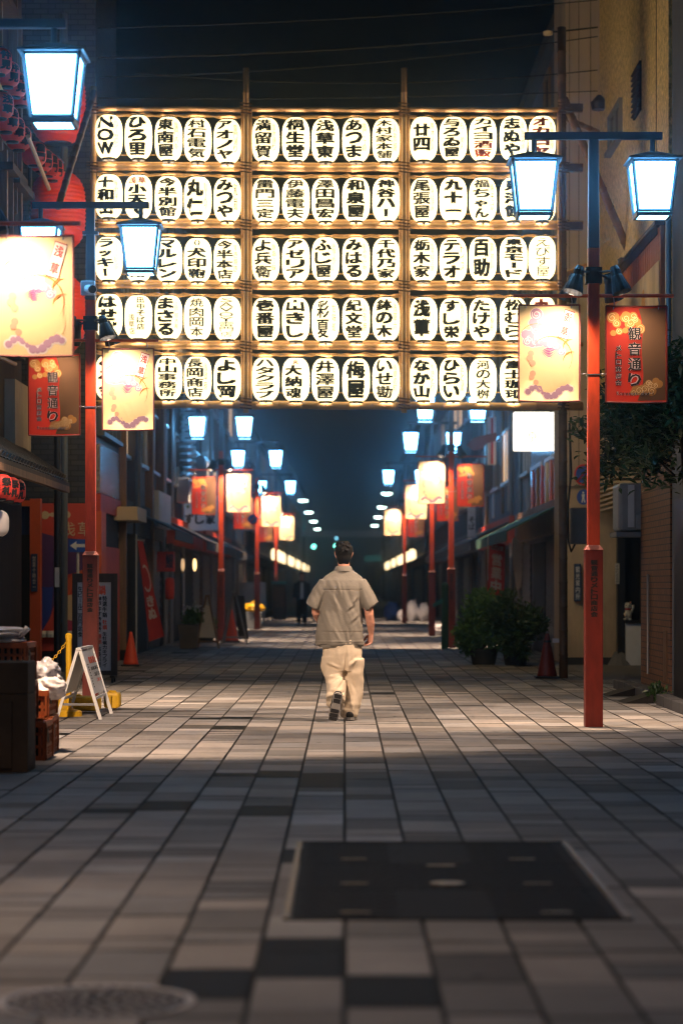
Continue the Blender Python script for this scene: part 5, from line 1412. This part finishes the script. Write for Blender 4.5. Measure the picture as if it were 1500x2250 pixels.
# orange arrow-like board and tall red striped board on the right
D = 56; t = thing('hand_shaped_sign', 'brownish orange hand shaped board projecting from the right shops', 'sign', P(1050, 985, D))
MB().prism([P(a, b, D) for a, b in ((1024, 978), (1040, 962), (1062, 956), (1090, 950), (1090, 968), (1068, 974), (1060, 986), (1040, 990))], (0, 1, 0), .12).build('board', 'rust_paint', t)
t = thing('striped_sign', 'tall white board with a red stripe on the right shops', 'sign', P(1082, 1018, D))
b = MB().bb(P(1072, 0, D).x, P(1090, 0, D).x, D+.2, D+.35, ZD(1020, D), ZD(915, D)).build('board', 'panel_white', t)
MB().bb(P(1079, 0, D).x, P(1084, 0, D).x, D+.18, D+.2, ZD(1018, D), ZD(917, D)).build('stripe', 'sign_red', b)
D = 58; t = thing('upright_sign', 'pale upright sign board behind the red banner on the right', 'sign', P(1035, 1145, D))
MB().bb(P(1027, 0, D).x, P(1044, 0, D).x, D, D+.12, ZD(1180, D), ZD(1110, D)).build('board', 'panel_white', t)
f = MB(); column(f, 'そば', P(1035.5, 0, D).x, .14, ZD(1135, D), ZD(1165, D), lambda u, v: Vector((u, D-.004, v)), .03); f.build('lettering', 'black_ink', t)
D = 52; t = thing('hanging_cloth', 'pale grey cloth hanging under the green awning', 'cloth', P(1136, 1300, D))
MB().prism([P(a, b, D) for a, b in ((1124, 1186), (1131, 1178), (1138, 1190), (1148, 1180), (1150, 1230), (1143, 1290), (1135, 1300), (1128, 1250))], (0, 1, 0), .03).build('sheet', 'off_white', t)

# ------------------------------------------------------------------ banners on poles
def nobori(pts, D, label, txt, ring=False):
    """pts: the cloth's corners in the photograph, top left first, clockwise"""
    t = thing('nobori_flag', label, 'banner flag', P(pts[3][0], pts[3][1], D))
    q = [P(a, b, D) for a, b in pts]; n = 10; f = MB(); vs = []
    S = lambda u, v, k=0: (q[3].lerp(q[2], u)).lerp(q[0].lerp(q[1], u), v)+Vector((0, .03*math.sin(v*5+u*2)-k, 0))
    for j in range(n+1):
        for i in range(5): vs.append(S(i/4, j/n))
    f.add(vs, [(j*5+i, j*5+i+1, (j+1)*5+i+1, (j+1)*5+i) for j in range(n) for i in range(4)])
    c = f.build('cloth', 'flag_red', t, smooth=True)
    top = q[0].lerp(q[1], .5)
    MB().tube([(q[0].x-.03, D+.04, 0), q[0]+Vector((-.03, .04, .12))], .014, 8).build('pole', 'off_white', t)
    MB().tube([q[0]+Vector((-.05, .03, .02)), q[1]+Vector((.03, .03, .02))], .010, 6).build('crossbar', 'off_white', t)
    f = MB(); column(f, txt, .5, .62, .80 if not ring else .45, .05 if not ring else .2, lambda u, v: S(u, v, .008), .06); f.build('lettering', 'print_white', c)
    f = MB()
    if ring:
        for i in range(15):
            a0, a1 = i*.30-2.4, (i+1)*.30-2.4
            g = lambda a, r: S(.5+r*math.cos(a), .62+r*.32*math.sin(a), .008)
            f.quad(g(a0, .36), g(a0, .44), g(a1, .44), g(a1, .36))
    else:
        row(f, 'ただいま', .1, .9, .86, .95, lambda u, v: S(u, v, .008), .05)
    f.build('pattern', 'print_white', c)
    return t
nobori(((1075, 1190), (1109, 1196), (1107, 1312), (1069, 1304)), 48, 'bright red banner flag lettered white behind the potted shrubs', '営業中')
nobori(((303, 1188), (314, 1190), (361, 1398), (328, 1410)), 43.5, 'dull red banner flag with a pale ring hanging by the left shops', 'きぬ', True)
D = 49.5
t = thing('red_box_lantern', 'red box lantern with dark lettering hanging over the left shop door', 'lantern', P(365, 1255, D))
b = MB().bb(P(346, 0, D).x, P(384, 0, D).x, D-.15, D+.15, ZD(1256, D), ZD(1212, D)).build('casing', 'red_paper', t, bevel=.02)
f = MB(); column(f, '鰻', P(374, 0, D).x, .16, ZD(1216, D), ZD(1250, D), lambda u, v: Vector((u, D-.154, v)), .04); f.build('lettering', 'black_ink', b)
MB().tube([P(365, 1212, D), P(365, 1180, D)], .012, 6).build('hanger', 'black_plastic', t)
D = 48.5; c = P(373, 1293, D)
t = thing('red_tube_lantern', 'small plain red tube lantern below the red box lantern', 'lantern', c)
MB().lathe(c, [(.03, -.22), (.085, -.20), (.095, -.1), (.098, .1), (.085, .2), (.03, .22)], 16).build('paper_shade', 'red_paper', t, smooth=True)
MB().tube([c+Vector((0, 0, .2)), c+Vector((0, 0, .34))], .008, 6).build('hanger', 'black_plastic', t)
for px in (428, 402):
    D = 56; c = P(px, 1241, D); t = thing('wall_lantern', 'lit amber wall lamp deep between the left shops, '+('brighter of two' if px == 428 else 'dimmer of two'), 'lamp', c)
    MB().ellipsoid(c, (.045, .045, .15), 12, 8).build('glass', 'lit_amber' if px == 428 else 'window_lit', t, smooth=True)
    MB().lathe(c, [(.05, .14), (.06, .17), (.02, .2)], 10).build('cap', 'black_plastic', t)
    MB().tube([c+Vector((0, 0, .19)), c+Vector((-.1, .25, .3))], .012, 6).build('bracket', 'black_plastic', t)

# ------------------------------------------------------------------ cones
def cone(px, py, hpx, label, m='cone_orange', scale=1):
    D = GD(py); X = (px-CX)*D/F; h = hpx*D/F
    t = thing('traffic_cone', label, 'traffic cone', (X, D, 0), None)
    b = h*.27
    MB().lathe((X, D, 0), [(b*.86, .03), (b*.80, .06), (h*.045, h-.02), (h*.035, h)], 24).build('body', m, t, smooth=True)
    MB().bb(X-b, X+b, D-b, D+b, 0, .032).build('base', 'black_plastic', t, bevel=.008)
    return t, X, D, h
cone(288, 1464, 76, 'orange traffic cone leaning close to the brown timber pole')
t, X, D, h = cone(1201, 1490, 98, 'dull red traffic cone with black foot by the dark bamboo pole', 'vermilion_dark')
MB().lathe((X, D, h*.8), [(h*.092, 0), (h*.080, h*.05)], 20).build('tape', 'black_plastic', t)
cone(508, 1411, 72, 'bright orange traffic cone under the dark easel board')
t = thing('cone_bar', 'short white bar fixed between the red cone and the dark pole', 'bar', (X+.15, D+.05, .5))
MB().bb(X+.08, X+.26, D+.02, D+.06, .50, .56).build('bar', 'panel_white', t)

# ------------------------------------------------------------------ left foreground: boxes, crates, bags
D = 17.0
t = thing('cardboard_box', 'tall dark brown cardboard box in the left foreground', 'box', (-2.6, D+.2, 0))
xr = P(62, 0, D).x
MB().bb(xr-.9, xr, D, D+.42, 0, .55).bb(xr-.9, xr, D+.004, D+.42, .553, .775).build('box', 'cardboard', t, bevel=.008)
MB().bb(xr-.9, xr-.11, D-.03, D-.004, .03, .50).build('flap', 'cardboard', t)
MB().bb(xr-.88, xr-.06, D+.18, D+.24, .776, .782).build('tape', 'bamboo_dark', t)
def crate(x, d, z, wx, wy, h, label, rotz=0):
    t = thing('beer_crate', label, 'crate', (x, d, z), 'orange plastic crates in the left foreground')
    T = Matrix.Rotation(rotz, 3, 'Z'); o = Vector((x, d, z))
    def bx(c, s): f.box(o+T @ Vector(c), s, T)
    f = MB()
    for s in (-1, 1):
        for k in range(9): bx((-wx/2+wx*k/8, s*(wy/2-.012), h*.47), (.022, .018, h*.9))
        for k in range(7): bx((s*(wx/2-.012), -wy/2+wy*k/6, h*.47), (.018, .022, h*.9))
        for zz, th in ((.018, .036), (h*.36, .02), (h*.68, .02)):
            bx((0, s*(wy/2-.010), zz), (wx, .014, th)); bx((s*(wx/2-.010), 0, zz), (.014, wy-.03, th))
    f.build('slatted_sides', 'crate_orange', t)
    f = MB()
    for s in (-1, 1):
        bx((0, s*(wy/2-.008), h-.022), (wx+.012, .026, .042)); bx((s*(wx/2-.008), 0, h-.022), (.026, wy-.012, .042))
    f.build('rim', 'crate_orange', t)
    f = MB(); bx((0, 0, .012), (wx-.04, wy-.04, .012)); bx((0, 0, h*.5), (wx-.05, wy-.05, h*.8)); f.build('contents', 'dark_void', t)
    f = MB(); bx((wx/2+.001, -wy*.18, h*.62), (.006, .09, h*.34)); f.build('label', 'timber_dark', t)
    return t
crate(-2.41, 18.35, 0, .34, .46, .295, 'orange plastic crate at the foot of the front stack')
crate(-2.52, 18.33, .297, .34, .46, .295, 'orange plastic crate second from the ground behind the cardboard box', .03)
crate(-2.55, 18.30, .594, .36, .46, .295, 'orange plastic crate on top under the flattened white bags', -.02)
crate(-2.46, 19.05, 0, .36, .46, .295, 'orange plastic crate on the ground behind the front stack', .02)
crate(-2.47, 19.06, .297, .34, .46, .20, 'low orange plastic crate just under the tied rubbish bags', -.04)
def crumple(mb, c, r, seed, amp=.22, nu=40, nv=26, flat=1):
    c = Vector(c); i0 = len(mb.v); mb.ellipsoid((0, 0, 0), (1, 1, 1), nu, nv)
    for i in range(i0, len(mb.v)):
        v = mb.v[i]; k = 1+amp*mnoise.noise(v*2.1+Vector((seed*3.1, 0, seed)))+amp*.5*abs(mnoise.noise(v*6+Vector((0, seed*2.3, 0))))
        mb.v[i] = c+Vector((v.x*r[0]*k, v.y*r[1]*k, v.z*r[2]*k))
    return mb
def bag(c, r, m, seed, label, knot=True, grp=None, name='rubbish_bag'):
    c = Vector(c); t = thing(name, label, 'rubbish bag', c-Vector((0, 0, r[2])), grp)
    crumple(MB(), c, r, seed, .26, 60, 40).build('sack', m, t, smooth=True)
    if knot:
        d = Vector((r[0]*.5, 0, r[2]*.9)); f = MB(); f.tube([c+d*.75, c+d*1.05, c+d*1.25], [r[0]*.28, r[0]*.10, r[0]*.22], 9); f.build('knot', m, t, smooth=True)
    return t
bag(P(100, 1478, 19.2), (.11, .13, .11), 'bag_clear', 2, 'grey see-through rubbish bag on the orange crate', False)
bag(P(110, 1512, 19.0), (.13, .13, .085), 'bag_white', 5, 'white tied rubbish bag lying against the orange crates', True)
t = thing('plastic_bags', 'pile of flattened white plastic bags on the topmost orange crate', 'bag pile', (-2.56, 18.3, .89), None); t.name = 'folded_bag_bundle'; ORG[t.name] = Vector((-2.56, 18.3, .89))
f = MB()
for i in range(6): crumple(f, (-2.57+rnd.uniform(-.03, .02), 18.28+rnd.uniform(-.05, .05), .90+i*.016), (.17+rnd.uniform(-.02, .02), .2, .022), 10+i, .25, 30, 12)
f.build('bag_pile', 'bag_white', t, smooth=True)
MB().tube([(-2.45, 18.2, .93), (-2.40, 18.15, .965), (-2.375, 18.15, 1.0)], [.03, .018, .026], 9).build('bag_handle', 'bag_white', t, smooth=True)

# ------------------------------------------------------------------ chain post, weights, folding sign, menu board
D = 24.3; X = P(151.5, 0, D).x
t = thing('chain_post', 'yellow plastic chain post on a round foot beside the white folding sign', 'post', (X, D, 0))
MB().tube([(X, D, .04), (X, D, .80)], .030, 14).build('post', 'yellow_plastic', t)
MB().lathe((X, D, 0), [(.135, 0), (.135, .05), (.10, .062), (.04, .08)], 28).build('foot', 'yellow_plastic', t, bevel=0)
MB().lathe((X, D, .78), [(.036, 0), (.036, .04), (.02, .055)], 14).build('cap', 'yellow_plastic', t)
f = MB(); p0 = Vector((X-.03, D, .74)); p1 = P(84, 1462, 24.0); n = 15
for i in range(n):
    u = (i+.5)/n; p = p0.lerp(p1, u)+Vector((0, 0, -.06*4*u*(1-u))); d = (p1-p0).normalized(); d = Vector((d.x, d.y, d.z-.06*4*(1-2*u)/((p1-p0).length))).normalized()
    sd = d.cross(Vector((0, 1, 0))).normalized() if i % 2 else Vector((0, 1, 0)); L2 = (p1-p0).length/n*.72
    f.tube([p+d*(L2*math.cos(a*math.pi/5))*.95+sd*.012*math.sin(a*math.pi/5) for a in range(11)], .0045, 5, False)
f.build('chain', 'yellow_plastic', t)
D = 25.4
def weight(x0, x1, d, h, label):
    t = thing('barrier_weight', label, 'weight', ((x0+x1)/2, d, 0), 'yellow barrier weights')
    f = MB().bb(x0, x1, d-.12, d+.12, .02, h); b = f.build('tank', 'yellow_plastic', t, bevel=.035)
    MB().lathe(((x0+x1)/2, d-.02, h-.01), [(.04, 0), (.04, .025), (.02, .03)], 14).build('cap', 'yellow_plastic', t)
    for x in (x0+.06, x1-.06): MB().bb(x-.03, x+.03, d-.13, d-.11, .03, h-.03).build('rib', 'yellow_plastic', t)
weight(-2.98, -2.52, 25.0, .17, 'long yellow plastic barrier weight behind the white folding sign')
weight(-2.53, -2.36, 25.5, .19, 'short yellow plastic barrier weight at the far end of the folding sign')
xa, d0, d1, zt, sp = -2.60, 23.65, 24.75, .685, .215
t = thing('folding_sign', 'white metal folding sign with red and black lettering beside the yellow post', 'folding sign', (xa, 24.2, 0))
f = MB()
for s in (-1, 1):
    for d in (d0, d1):
        p0, p1 = Vector((xa+s*sp, d, 0)), Vector((xa+s*.012, d, zt)); q = Vector((.016, 0, .004))
        f.prism([p0-q, p0+q, p1+q, p1-q], (0, 1, 0), .03)
    for u in (.30, ): 
        f.bb(xa+s*sp*(1-.98*u)-.012, xa+s*sp*(1-.98*u)+.012, d0+.03, d1, zt*u-.012, zt*u+.012)
f.build('frame', 'white_paint', t)
MB().bb(xa-.025, xa+.025, d0-.01, d1+.04, zt-.005, zt+.018).build('ridge', 'white_paint', t)
MB().bb(xa-sp*.78, xa+sp*.78, d0+.032, d0+.045, zt*.20, zt*.235).build('brace', 'alu', t)
for s in (-1, 1):
    pt = lambda u, v, k=0, s=s: Vector((xa+s*(sp*(1-v)+.012*v+.006+k), d0+(d1-d0)*u, zt*v+k*.3))
    b = MB().prism([pt(.06, .36), pt(.98, .36), pt(.98, .97), pt(.06, .97)], (-s, 0, 0), .008).build('panel', 'white_paint', t)
    if s > 0:
        f = MB(); tf = lambda u, v: pt(u, v, .006)
        row(f, '駐輪禁止', .35, .95, .78, .88, tf, .06); row(f, 'ご協力を', .55, .95, .51, .56, tf, .02); f.build('red_lettering', 'red_ink', b)
        f = MB(); row(f, '自転車は', .35, .95, .68, .735, tf, .04); row(f, 'ご遠慮下さい', .45, .95, .59, .645, tf, .03)
        for k in range(9):
            a0 = k*.7
            f.quad(tf(.16, .45+k*.04), tf(.24, .45+k*.04), tf(.24, .465+k*.04), tf(.16, .465+k*.04))
        f.build('black_lettering', 'black_ink', b)
D = 32.7; x0, x1 = P(160, 0, D).x, P(258, 0, D).x; zt = ZD(1260, D)
t = thing('menu_board', 'tall dark framed menu board with columns of writing behind the lamp post', 'menu board', ((x0+x1)/2, D, 0))
f = MB().bb(x0, x0+.07, D-.05, D+.05, .10, zt).bb(x1-.08, x1, D-.05, D+.05, .10, zt).bb(x0+.07, x1-.08, D-.05, D+.05, zt-.12, zt).bb(x0+.07, x1-.08, D-.05, D+.05, .10, .16)
f.build('frame', 'timber_dark', t)
b = MB().bb(x0+.07, x1-.08, D-.02, D+.02, .16, zt-.12).build('panel', 'off_white', t)
fy = lambda u, v: Vector((u, D-.0245, v))
f = MB(); g = MB(); X_ = lambda px: P(px, 0, D).x; Z_ = lambda py: ZD(py, D)
put_glyph(g, '鍋', X_(216), X_(233), Z_(1307), Z_(1286), fy, .05)
column(f, '特選牛鍋', X_(231), .062, Z_(1309), Z_(1357), fy, .04); column(g, '牡蠣', X_(231), .062, Z_(1361), Z_(1384), fy, .04)
column(f, '生牡蠣カキフライ', X_(231), .058, Z_(1388), Z_(1466), fy, .03)
column(f, '神戸牛すき焼き', X_(219), .058, Z_(1310), Z_(1388), fy, .04); column(g, '鰻串', X_(219), .062, Z_(1392), Z_(1416), fy, .04); column(f, '蓄養料理', X_(219), .05, Z_(1420), Z_(1466), fy, .02)
f.build('lettering', 'black_ink', b); f = MB(); column(f, '生ビール二百円定食', X_(177), .06, Z_(1288), Z_(1400), fy, .03); column(f, 'お座敷ございます', X_(190), .055, Z_(1290), Z_(1420), fy, .02)
f.build('lettering', 'black_ink', b); g.build('red_lettering', 'red_ink', b)
for x in (x0+.05, x1-.05):
    for d in (-.16, .16): MB().tube([(x-.012, D+d, .035), (x+.012, D+d, .035)], .035, 12).build('castor', 'black_plastic', t)
    MB().bb(x-.03, x+.03, D-.2, D+.2, .07, .10).build('foot', 'timber_dark', t)

# ------------------------------------------------------------------ easel boards, planters, bins
def easel(px, py, wpx, hpx, board, label):
    D = GD(py); k = D/F; X = (px-CX)*k; w_, h = wpx*k/2, hpx*k
    t = thing('easel_board', label, 'easel board', (X, D, 0))
    f = MB()
    for s in (-1, 1):
        f.tube([(X+s*w_, D, 0), (X+s*.02, D+.12, h)], .022, 6)
        f.tube([(X+s*w_*.9, D+.5, 0), (X+s*.02, D+.14, h)], .020, 6)
    f.tube([(X-w_*.86, D+.02, h*.13), (X+w_*.86, D+.02, h*.13)], .022, 6)
    f.build('frame', 'timber' if not board else 'plaster_grey', t)
    if board:
        MB().prism([(X-w_*.1, D+.10, h*.95), (X+w_*.75, D+.10, h*.95), (X+w_*1.05, D+.42, .1), (X+w_*.3, D+.42, .1)], (0, .02, 0), 1).build('board', 'sign_black', t)
    else:
        MB().prism([(X-w_*.25, D+.105, h*.8), (X+w_*.25, D+.105, h*.8), (X+w_*.7, D+.03, h*.2), (X-w_*.7, D+.03, h*.2)], (0, .02, 0), 1).build('board', 'dark_canvas', t)
    return t
M['easel_wood'] = mat('easel_wood', (.72, .64, .55), .6, var=.15)
e1 = easel(455, 1425, 52, 118, False, 'pale wooden easel board, the nearer of two by the planter'); e1.children[0].data.materials[0] = M['easel_wood']
easel(515, 1415, 56, 112, True, 'dark easel board standing over an orange cone')
def leaves(mb, c, r, n, size, seed, up=.3, shell=.55, flatb=None):
    pr = random.Random(seed); c = Vector(c)
    clumps = [Vector((pr.gauss(0, 1), pr.gauss(0, 1), pr.gauss(0, 1))).normalized()*pr.uniform(shell, 1.0) for _ in range(34)]
    for i in range(n):
        q = pr.choice(clumps)+Vector((pr.gauss(0, .16), pr.gauss(0, .16), pr.gauss(0, .16)))
        if q.length > 1.18: continue
        p = c+Vector((q.x*r[0], q.y*r[1], q.z*r[2]))
        d = (Vector((pr.gauss(0, 1), pr.gauss(0, 1), pr.gauss(0, .7)+up))+q*.9).normalized()
        s = d.cross(Vector((pr.gauss(0, 1), pr.gauss(0, 1), pr.gauss(0, 1)))).normalized(); L_ = size*pr.uniform(.6, 1.25); w_ = L_*.22
        nn = s.cross(d)*L_*.10
        mb.add([p, p+d*L_*.45+s*w_+nn, p+d*L_, p+d*L_*.45-s*w_+nn], [(0, 1, 2, 3)])
    return mb
def pot(x, d, r, h, m, par):
    return MB().lathe((x, d, 0), [(r*.78, 0), (r*.98, h*.85), (r*1.04, h*.86), (r*1.04, h), (r*.92, h), (r*.90, h*.9)], 24).build('pot', m, par, smooth=False)
def shrub(px, py, wpx, hpx, seed, label, m='leaf', potr=.24, poth=.27):
    D = GD(py); k = D/F; X = (px-CX)*k; h = hpx*k
    t = thing('potted_shrub', label, 'potted shrub', (X, D, 0))
    pot(X, D, potr, poth, 'pot', t)
    f = MB(); pr = random.Random(seed)
    for i in range(9):
        a = pr.uniform(0, 6.28); f.tube([(X, D, poth*.8), (X+.1*math.cos(a), D+.1*math.sin(a), h*.45), (X+wpx*k*.36*math.cos(a), D+wpx*k*.36*math.sin(a), h*.9)], [.014, .010, .004], 5)
    f.build('stem', 'bark', t)
    leaves(MB(), (X, D, poth*.6+(h-poth*.6)*.50), (wpx*k*.52, wpx*k*.5, (h-poth*.6)*.52), 9500, .09, seed, .5, .15).build('foliage', m, t)
    return t
shrub(1062, 1460, 132, 158, 3, 'bushy dark green shrub in a black pot, left of the pair by the right shops')
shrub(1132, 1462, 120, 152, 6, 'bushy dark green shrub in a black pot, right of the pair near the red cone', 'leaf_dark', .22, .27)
D = GD(1425); k = D/F; X = (415-CX)*k
t = thing('planter', 'square grey planter with white flowers and green leaves by the easel board', 'planter', (X, D, 0))
MB().frustum((X, D), 0, .17, .50, .21).build('pot', 'pot_grey', t, bevel=.01)
leaves(MB(), (X+.05, D, .66), (.24, .2, .18), 700, .09, 4, .4, .3).build('foliage', 'leaf', t)
f = MB(); pr = random.Random(8)
for i in range(40): f.ellipsoid((X+.1+pr.gauss(0, .09), D-.05+pr.gauss(0, .08), .82+pr.gauss(0, .05)), (.025, .025, .018), 6, 4)
f.build('blossom', 'off_white', t)
D = GD(1412); X = (447-CX)*D/F
t = thing('flower_pot', 'low dark tub of green leaves behind the pale easel board', 'planter', (X+.05, D+.5, 0))
pot(X+.05, D+.5, .2, .28, 'pot', t); leaves(MB(), (X+.05, D+.5, .42), (.25, .22, .18), 600, .09, 14, .4, .3).build('foliage', 'leaf', t)
D = GD(1382); k = D/F; X = (557-CX)*k
t = thing('litter_bin', 'grey bin topped with a crumpled yellow bag', 'bin', (X, D, 0))
MB().frustum((X, D), 0, .22, .52, .26).build('bin', 'bin_grey', t, bevel=.02)
f = MB(); crumple(f, (X, D, .62), (.32, .28, .15), 7, .3); crumple(f, (X+.05, D, .74), (.13, .13, .12), 9, .3); f.build('bag', 'yellow_bag' if 'yellow_bag' in M else 'yellow_plastic', t, smooth=True)
D = 88; 
t = thing('vending_cabinet', 'dark brown cabinet standing far down on the left pavement', 'cabinet', (P(612, 0, D).x, D, 0))
MB().bb(P(598, 0, D).x, P(628, 0, D).x, D, D+.6, .05, 1.35).build('casing', 'timber_dark', t, bevel=.02)
MB().bb(P(601, 0, D).x, P(625, 0, D).x, D-.02, D, .5, 1.25).build('door', 'cardboard', t); MB().bb(P(596, 0, D).x, P(630, 0, D).x, D-.05, D+.65, 1.35, 1.45).build('cover', 'teal_cloth', t)
D = 78; t = thing('notice_board', 'grey white notice board leaning far down on the left', 'board', (P(540, 0, D).x, D, 0))
MB().bb(P(524, 0, D).x, P(583, 0, D).x, D+.5, D+.54, .4, 1.4).build('panel', 'off_white', t)
for x in (528, 579): MB().bb(P(x, 0, D).x-.03, P(x, 0, D).x+.03, D+.5, D+.56, 0, .4).build('leg', 'alu', t)
# white rubbish bags and a blue sheet on the right
for i, (px, py, r, lab) in enumerate(((905, 1343, (.20, .22, .37), 'tallest white rubbish bag behind the far right lamp post'), (930, 1346, (.20, .2, .32), 'white rubbish bag at the right end of the row'), (881, 1353, (.15, .18, .20), 'small white rubbish bag at the left end of the row'))):
    D = 87.5; c = P(px, py, D); c.z = r[2]*1.02; bag(c, r, 'bag_white', 20+i, lab, True)
D = 88.5; c = P(862, 1343, D)
t = thing('covered_bicycle', 'low heap under a dark blue plastic sheet beside the white rubbish bags', 'covered heap', (c.x, D, 0)); 
f = MB(); crumple(f, (c.x, D, .33), (.30, .4, .36), 31, .3); f.build('sheet', 'blue_sheet', t, smooth=True); t.name = 'sheeted_heap'; ORG[t.name] = Vector((c.x, D, 0))
bag(P(522, 0, 48).to_3d() if False else Vector((P(965, 0, 62.9).x, 63.2, .14)), (.22, .2, .14), 'bag_white', 41, 'small white rubbish bag at the foot of the green post', False)
D = 49.8; X = P(977, 0, D).x
t = thing('green_post', 'dark green round post with a teal cloth tied on, beside a red lamp post', 'post', (X, D, 0))
MB().tube([(X, D, 0), (X, D, 1.3)], .075, 14).build('post', 'green_canvas', t); MB().lathe((X, D, 1.3), [(.08, 0), (.06, .05), (.01, .07)], 14).build('cap', 'green_canvas', t)
MB().prism([(X-.06, D-.09, 1.05), (X-.26, D-.09, .92), (X-.24, D-.09, .85), (X-.05, D-.09, .95)], (0, 1, 0), .03).build('cloth', 'teal_cloth', t)

# ------------------------------------------------------------------ tree on the right
t = thing('leafy_tree', 'dark leafy evergreen tree behind the red banner on the right', 'tree', (3.74, 26.3, 0))
MB().tube([(3.74, 26.3, 0), (3.76, 26.2, 1.2), (3.72, 26.3, 2.4), (3.66, 26.4, 3.4)], [.075, .06, .05, .03], 10).build('trunk', 'bark', t, smooth=True)
f = MB(); pr = random.Random(17)
tips = []
for i in range(34):
    z = pr.uniform(2.45, 3.6); a = pr.uniform(1.6, 4.7); L_ = pr.uniform(.35, .95)*(1.1 if z < 3 else .8)
    p0 = Vector((3.58, 26.3, z)); p1 = p0+Vector((L_*math.cos(a)*.55, L_*math.sin(a)*.5, .12+L_*.10)); p2 = p0+Vector((L_*math.cos(a), L_*math.sin(a)*.8, .10+pr.uniform(-.15, .25)))
    f.tube([p0, p1, p2], [.016, .010, .004], 5); tips += [p2, p1.lerp(p2, .5), p1]
for i in range(18): tips.append(Vector((3.55+pr.gauss(0, .18), 26.3+pr.gauss(0, .4), pr.uniform(2.45, 4.1))))
f.build('branch', 'bark', t)
f = MB()
for q in tips:
    for k in range(60):
        d = Vector((pr.gauss(0, 1)-.35, pr.gauss(0, 1), pr.gauss(0, .7)+.1)).normalized(); p = q+Vector((pr.gauss(0, .10), pr.gauss(0, .14), pr.gauss(0, .085)))
        s = d.cross(Vector((pr.gauss(0, .4), pr.gauss(0, .4), 1))).normalized(); L_ = pr.uniform(.09, .16); w_ = L_*.17; nn = s.cross(d)*L_*.12
        f.add([p, p+d*L_*.35+s*w_+nn*.6, p+d*L_*.7+s*w_*.8+nn, p+d*L_, p+d*L_*.7-s*w_*.8+nn, p+d*L_*.35-s*w_+nn*.6], [(0, 1, 2, 3, 4, 5)])
f.build('crown', 'leaf_dark', t)
f = MB(); t = thing('kerb_plant', 'small weed growing by the kerb under the brick wall', 'plant', (3.5, 27.0, 0)); leaves(f, (3.48, 27.1, .10), (.13, .26, .10), 220, .07, 3, .6, .2); f.build('foliage', 'leaf_dark', t)
t = thing('drain_ramp', 'dark rubber kerb ramp lying at the kerb by the right lamp post', 'kerb ramp', (3.3, 27, 0))
for i in range(2): MB().prism([(3.1, 26.9+i*1.7, 0), (3.43, 26.9+i*1.7, 0), (3.43, 26.9+i*1.7, .10)], (0, 1, 0), .62).build('wedge', 'iron', t)
bpy.data.objects.remove(_to); bpy.data.curves.remove(_tc)
# ------------------------------------------------------------------ even volume added to imitate lens glow round the lamps
if True:
    hm_ = bpy.data.materials.new('glow_haze'); hm_.use_nodes = True; nt = hm_.node_tree
    nt.nodes.remove(nt.nodes['Principled BSDF'])
    pv = nt.nodes.new('ShaderNodeVolumePrincipled'); pv.inputs['Color'].default_value = (.75, .88, 1, 1)
    pv.inputs['Density'].default_value = .0019; pv.inputs['Anisotropy'].default_value = .965
    nt.links.new(pv.outputs[0], nt.nodes['Material Output'].inputs['Volume'])
    M['glow_haze'] = hm_
    h = MB().bb(-50, 50, -30, 340, -1.1, 30).build('glow_haze', 'glow_haze'); tag(h, kind='stuff')
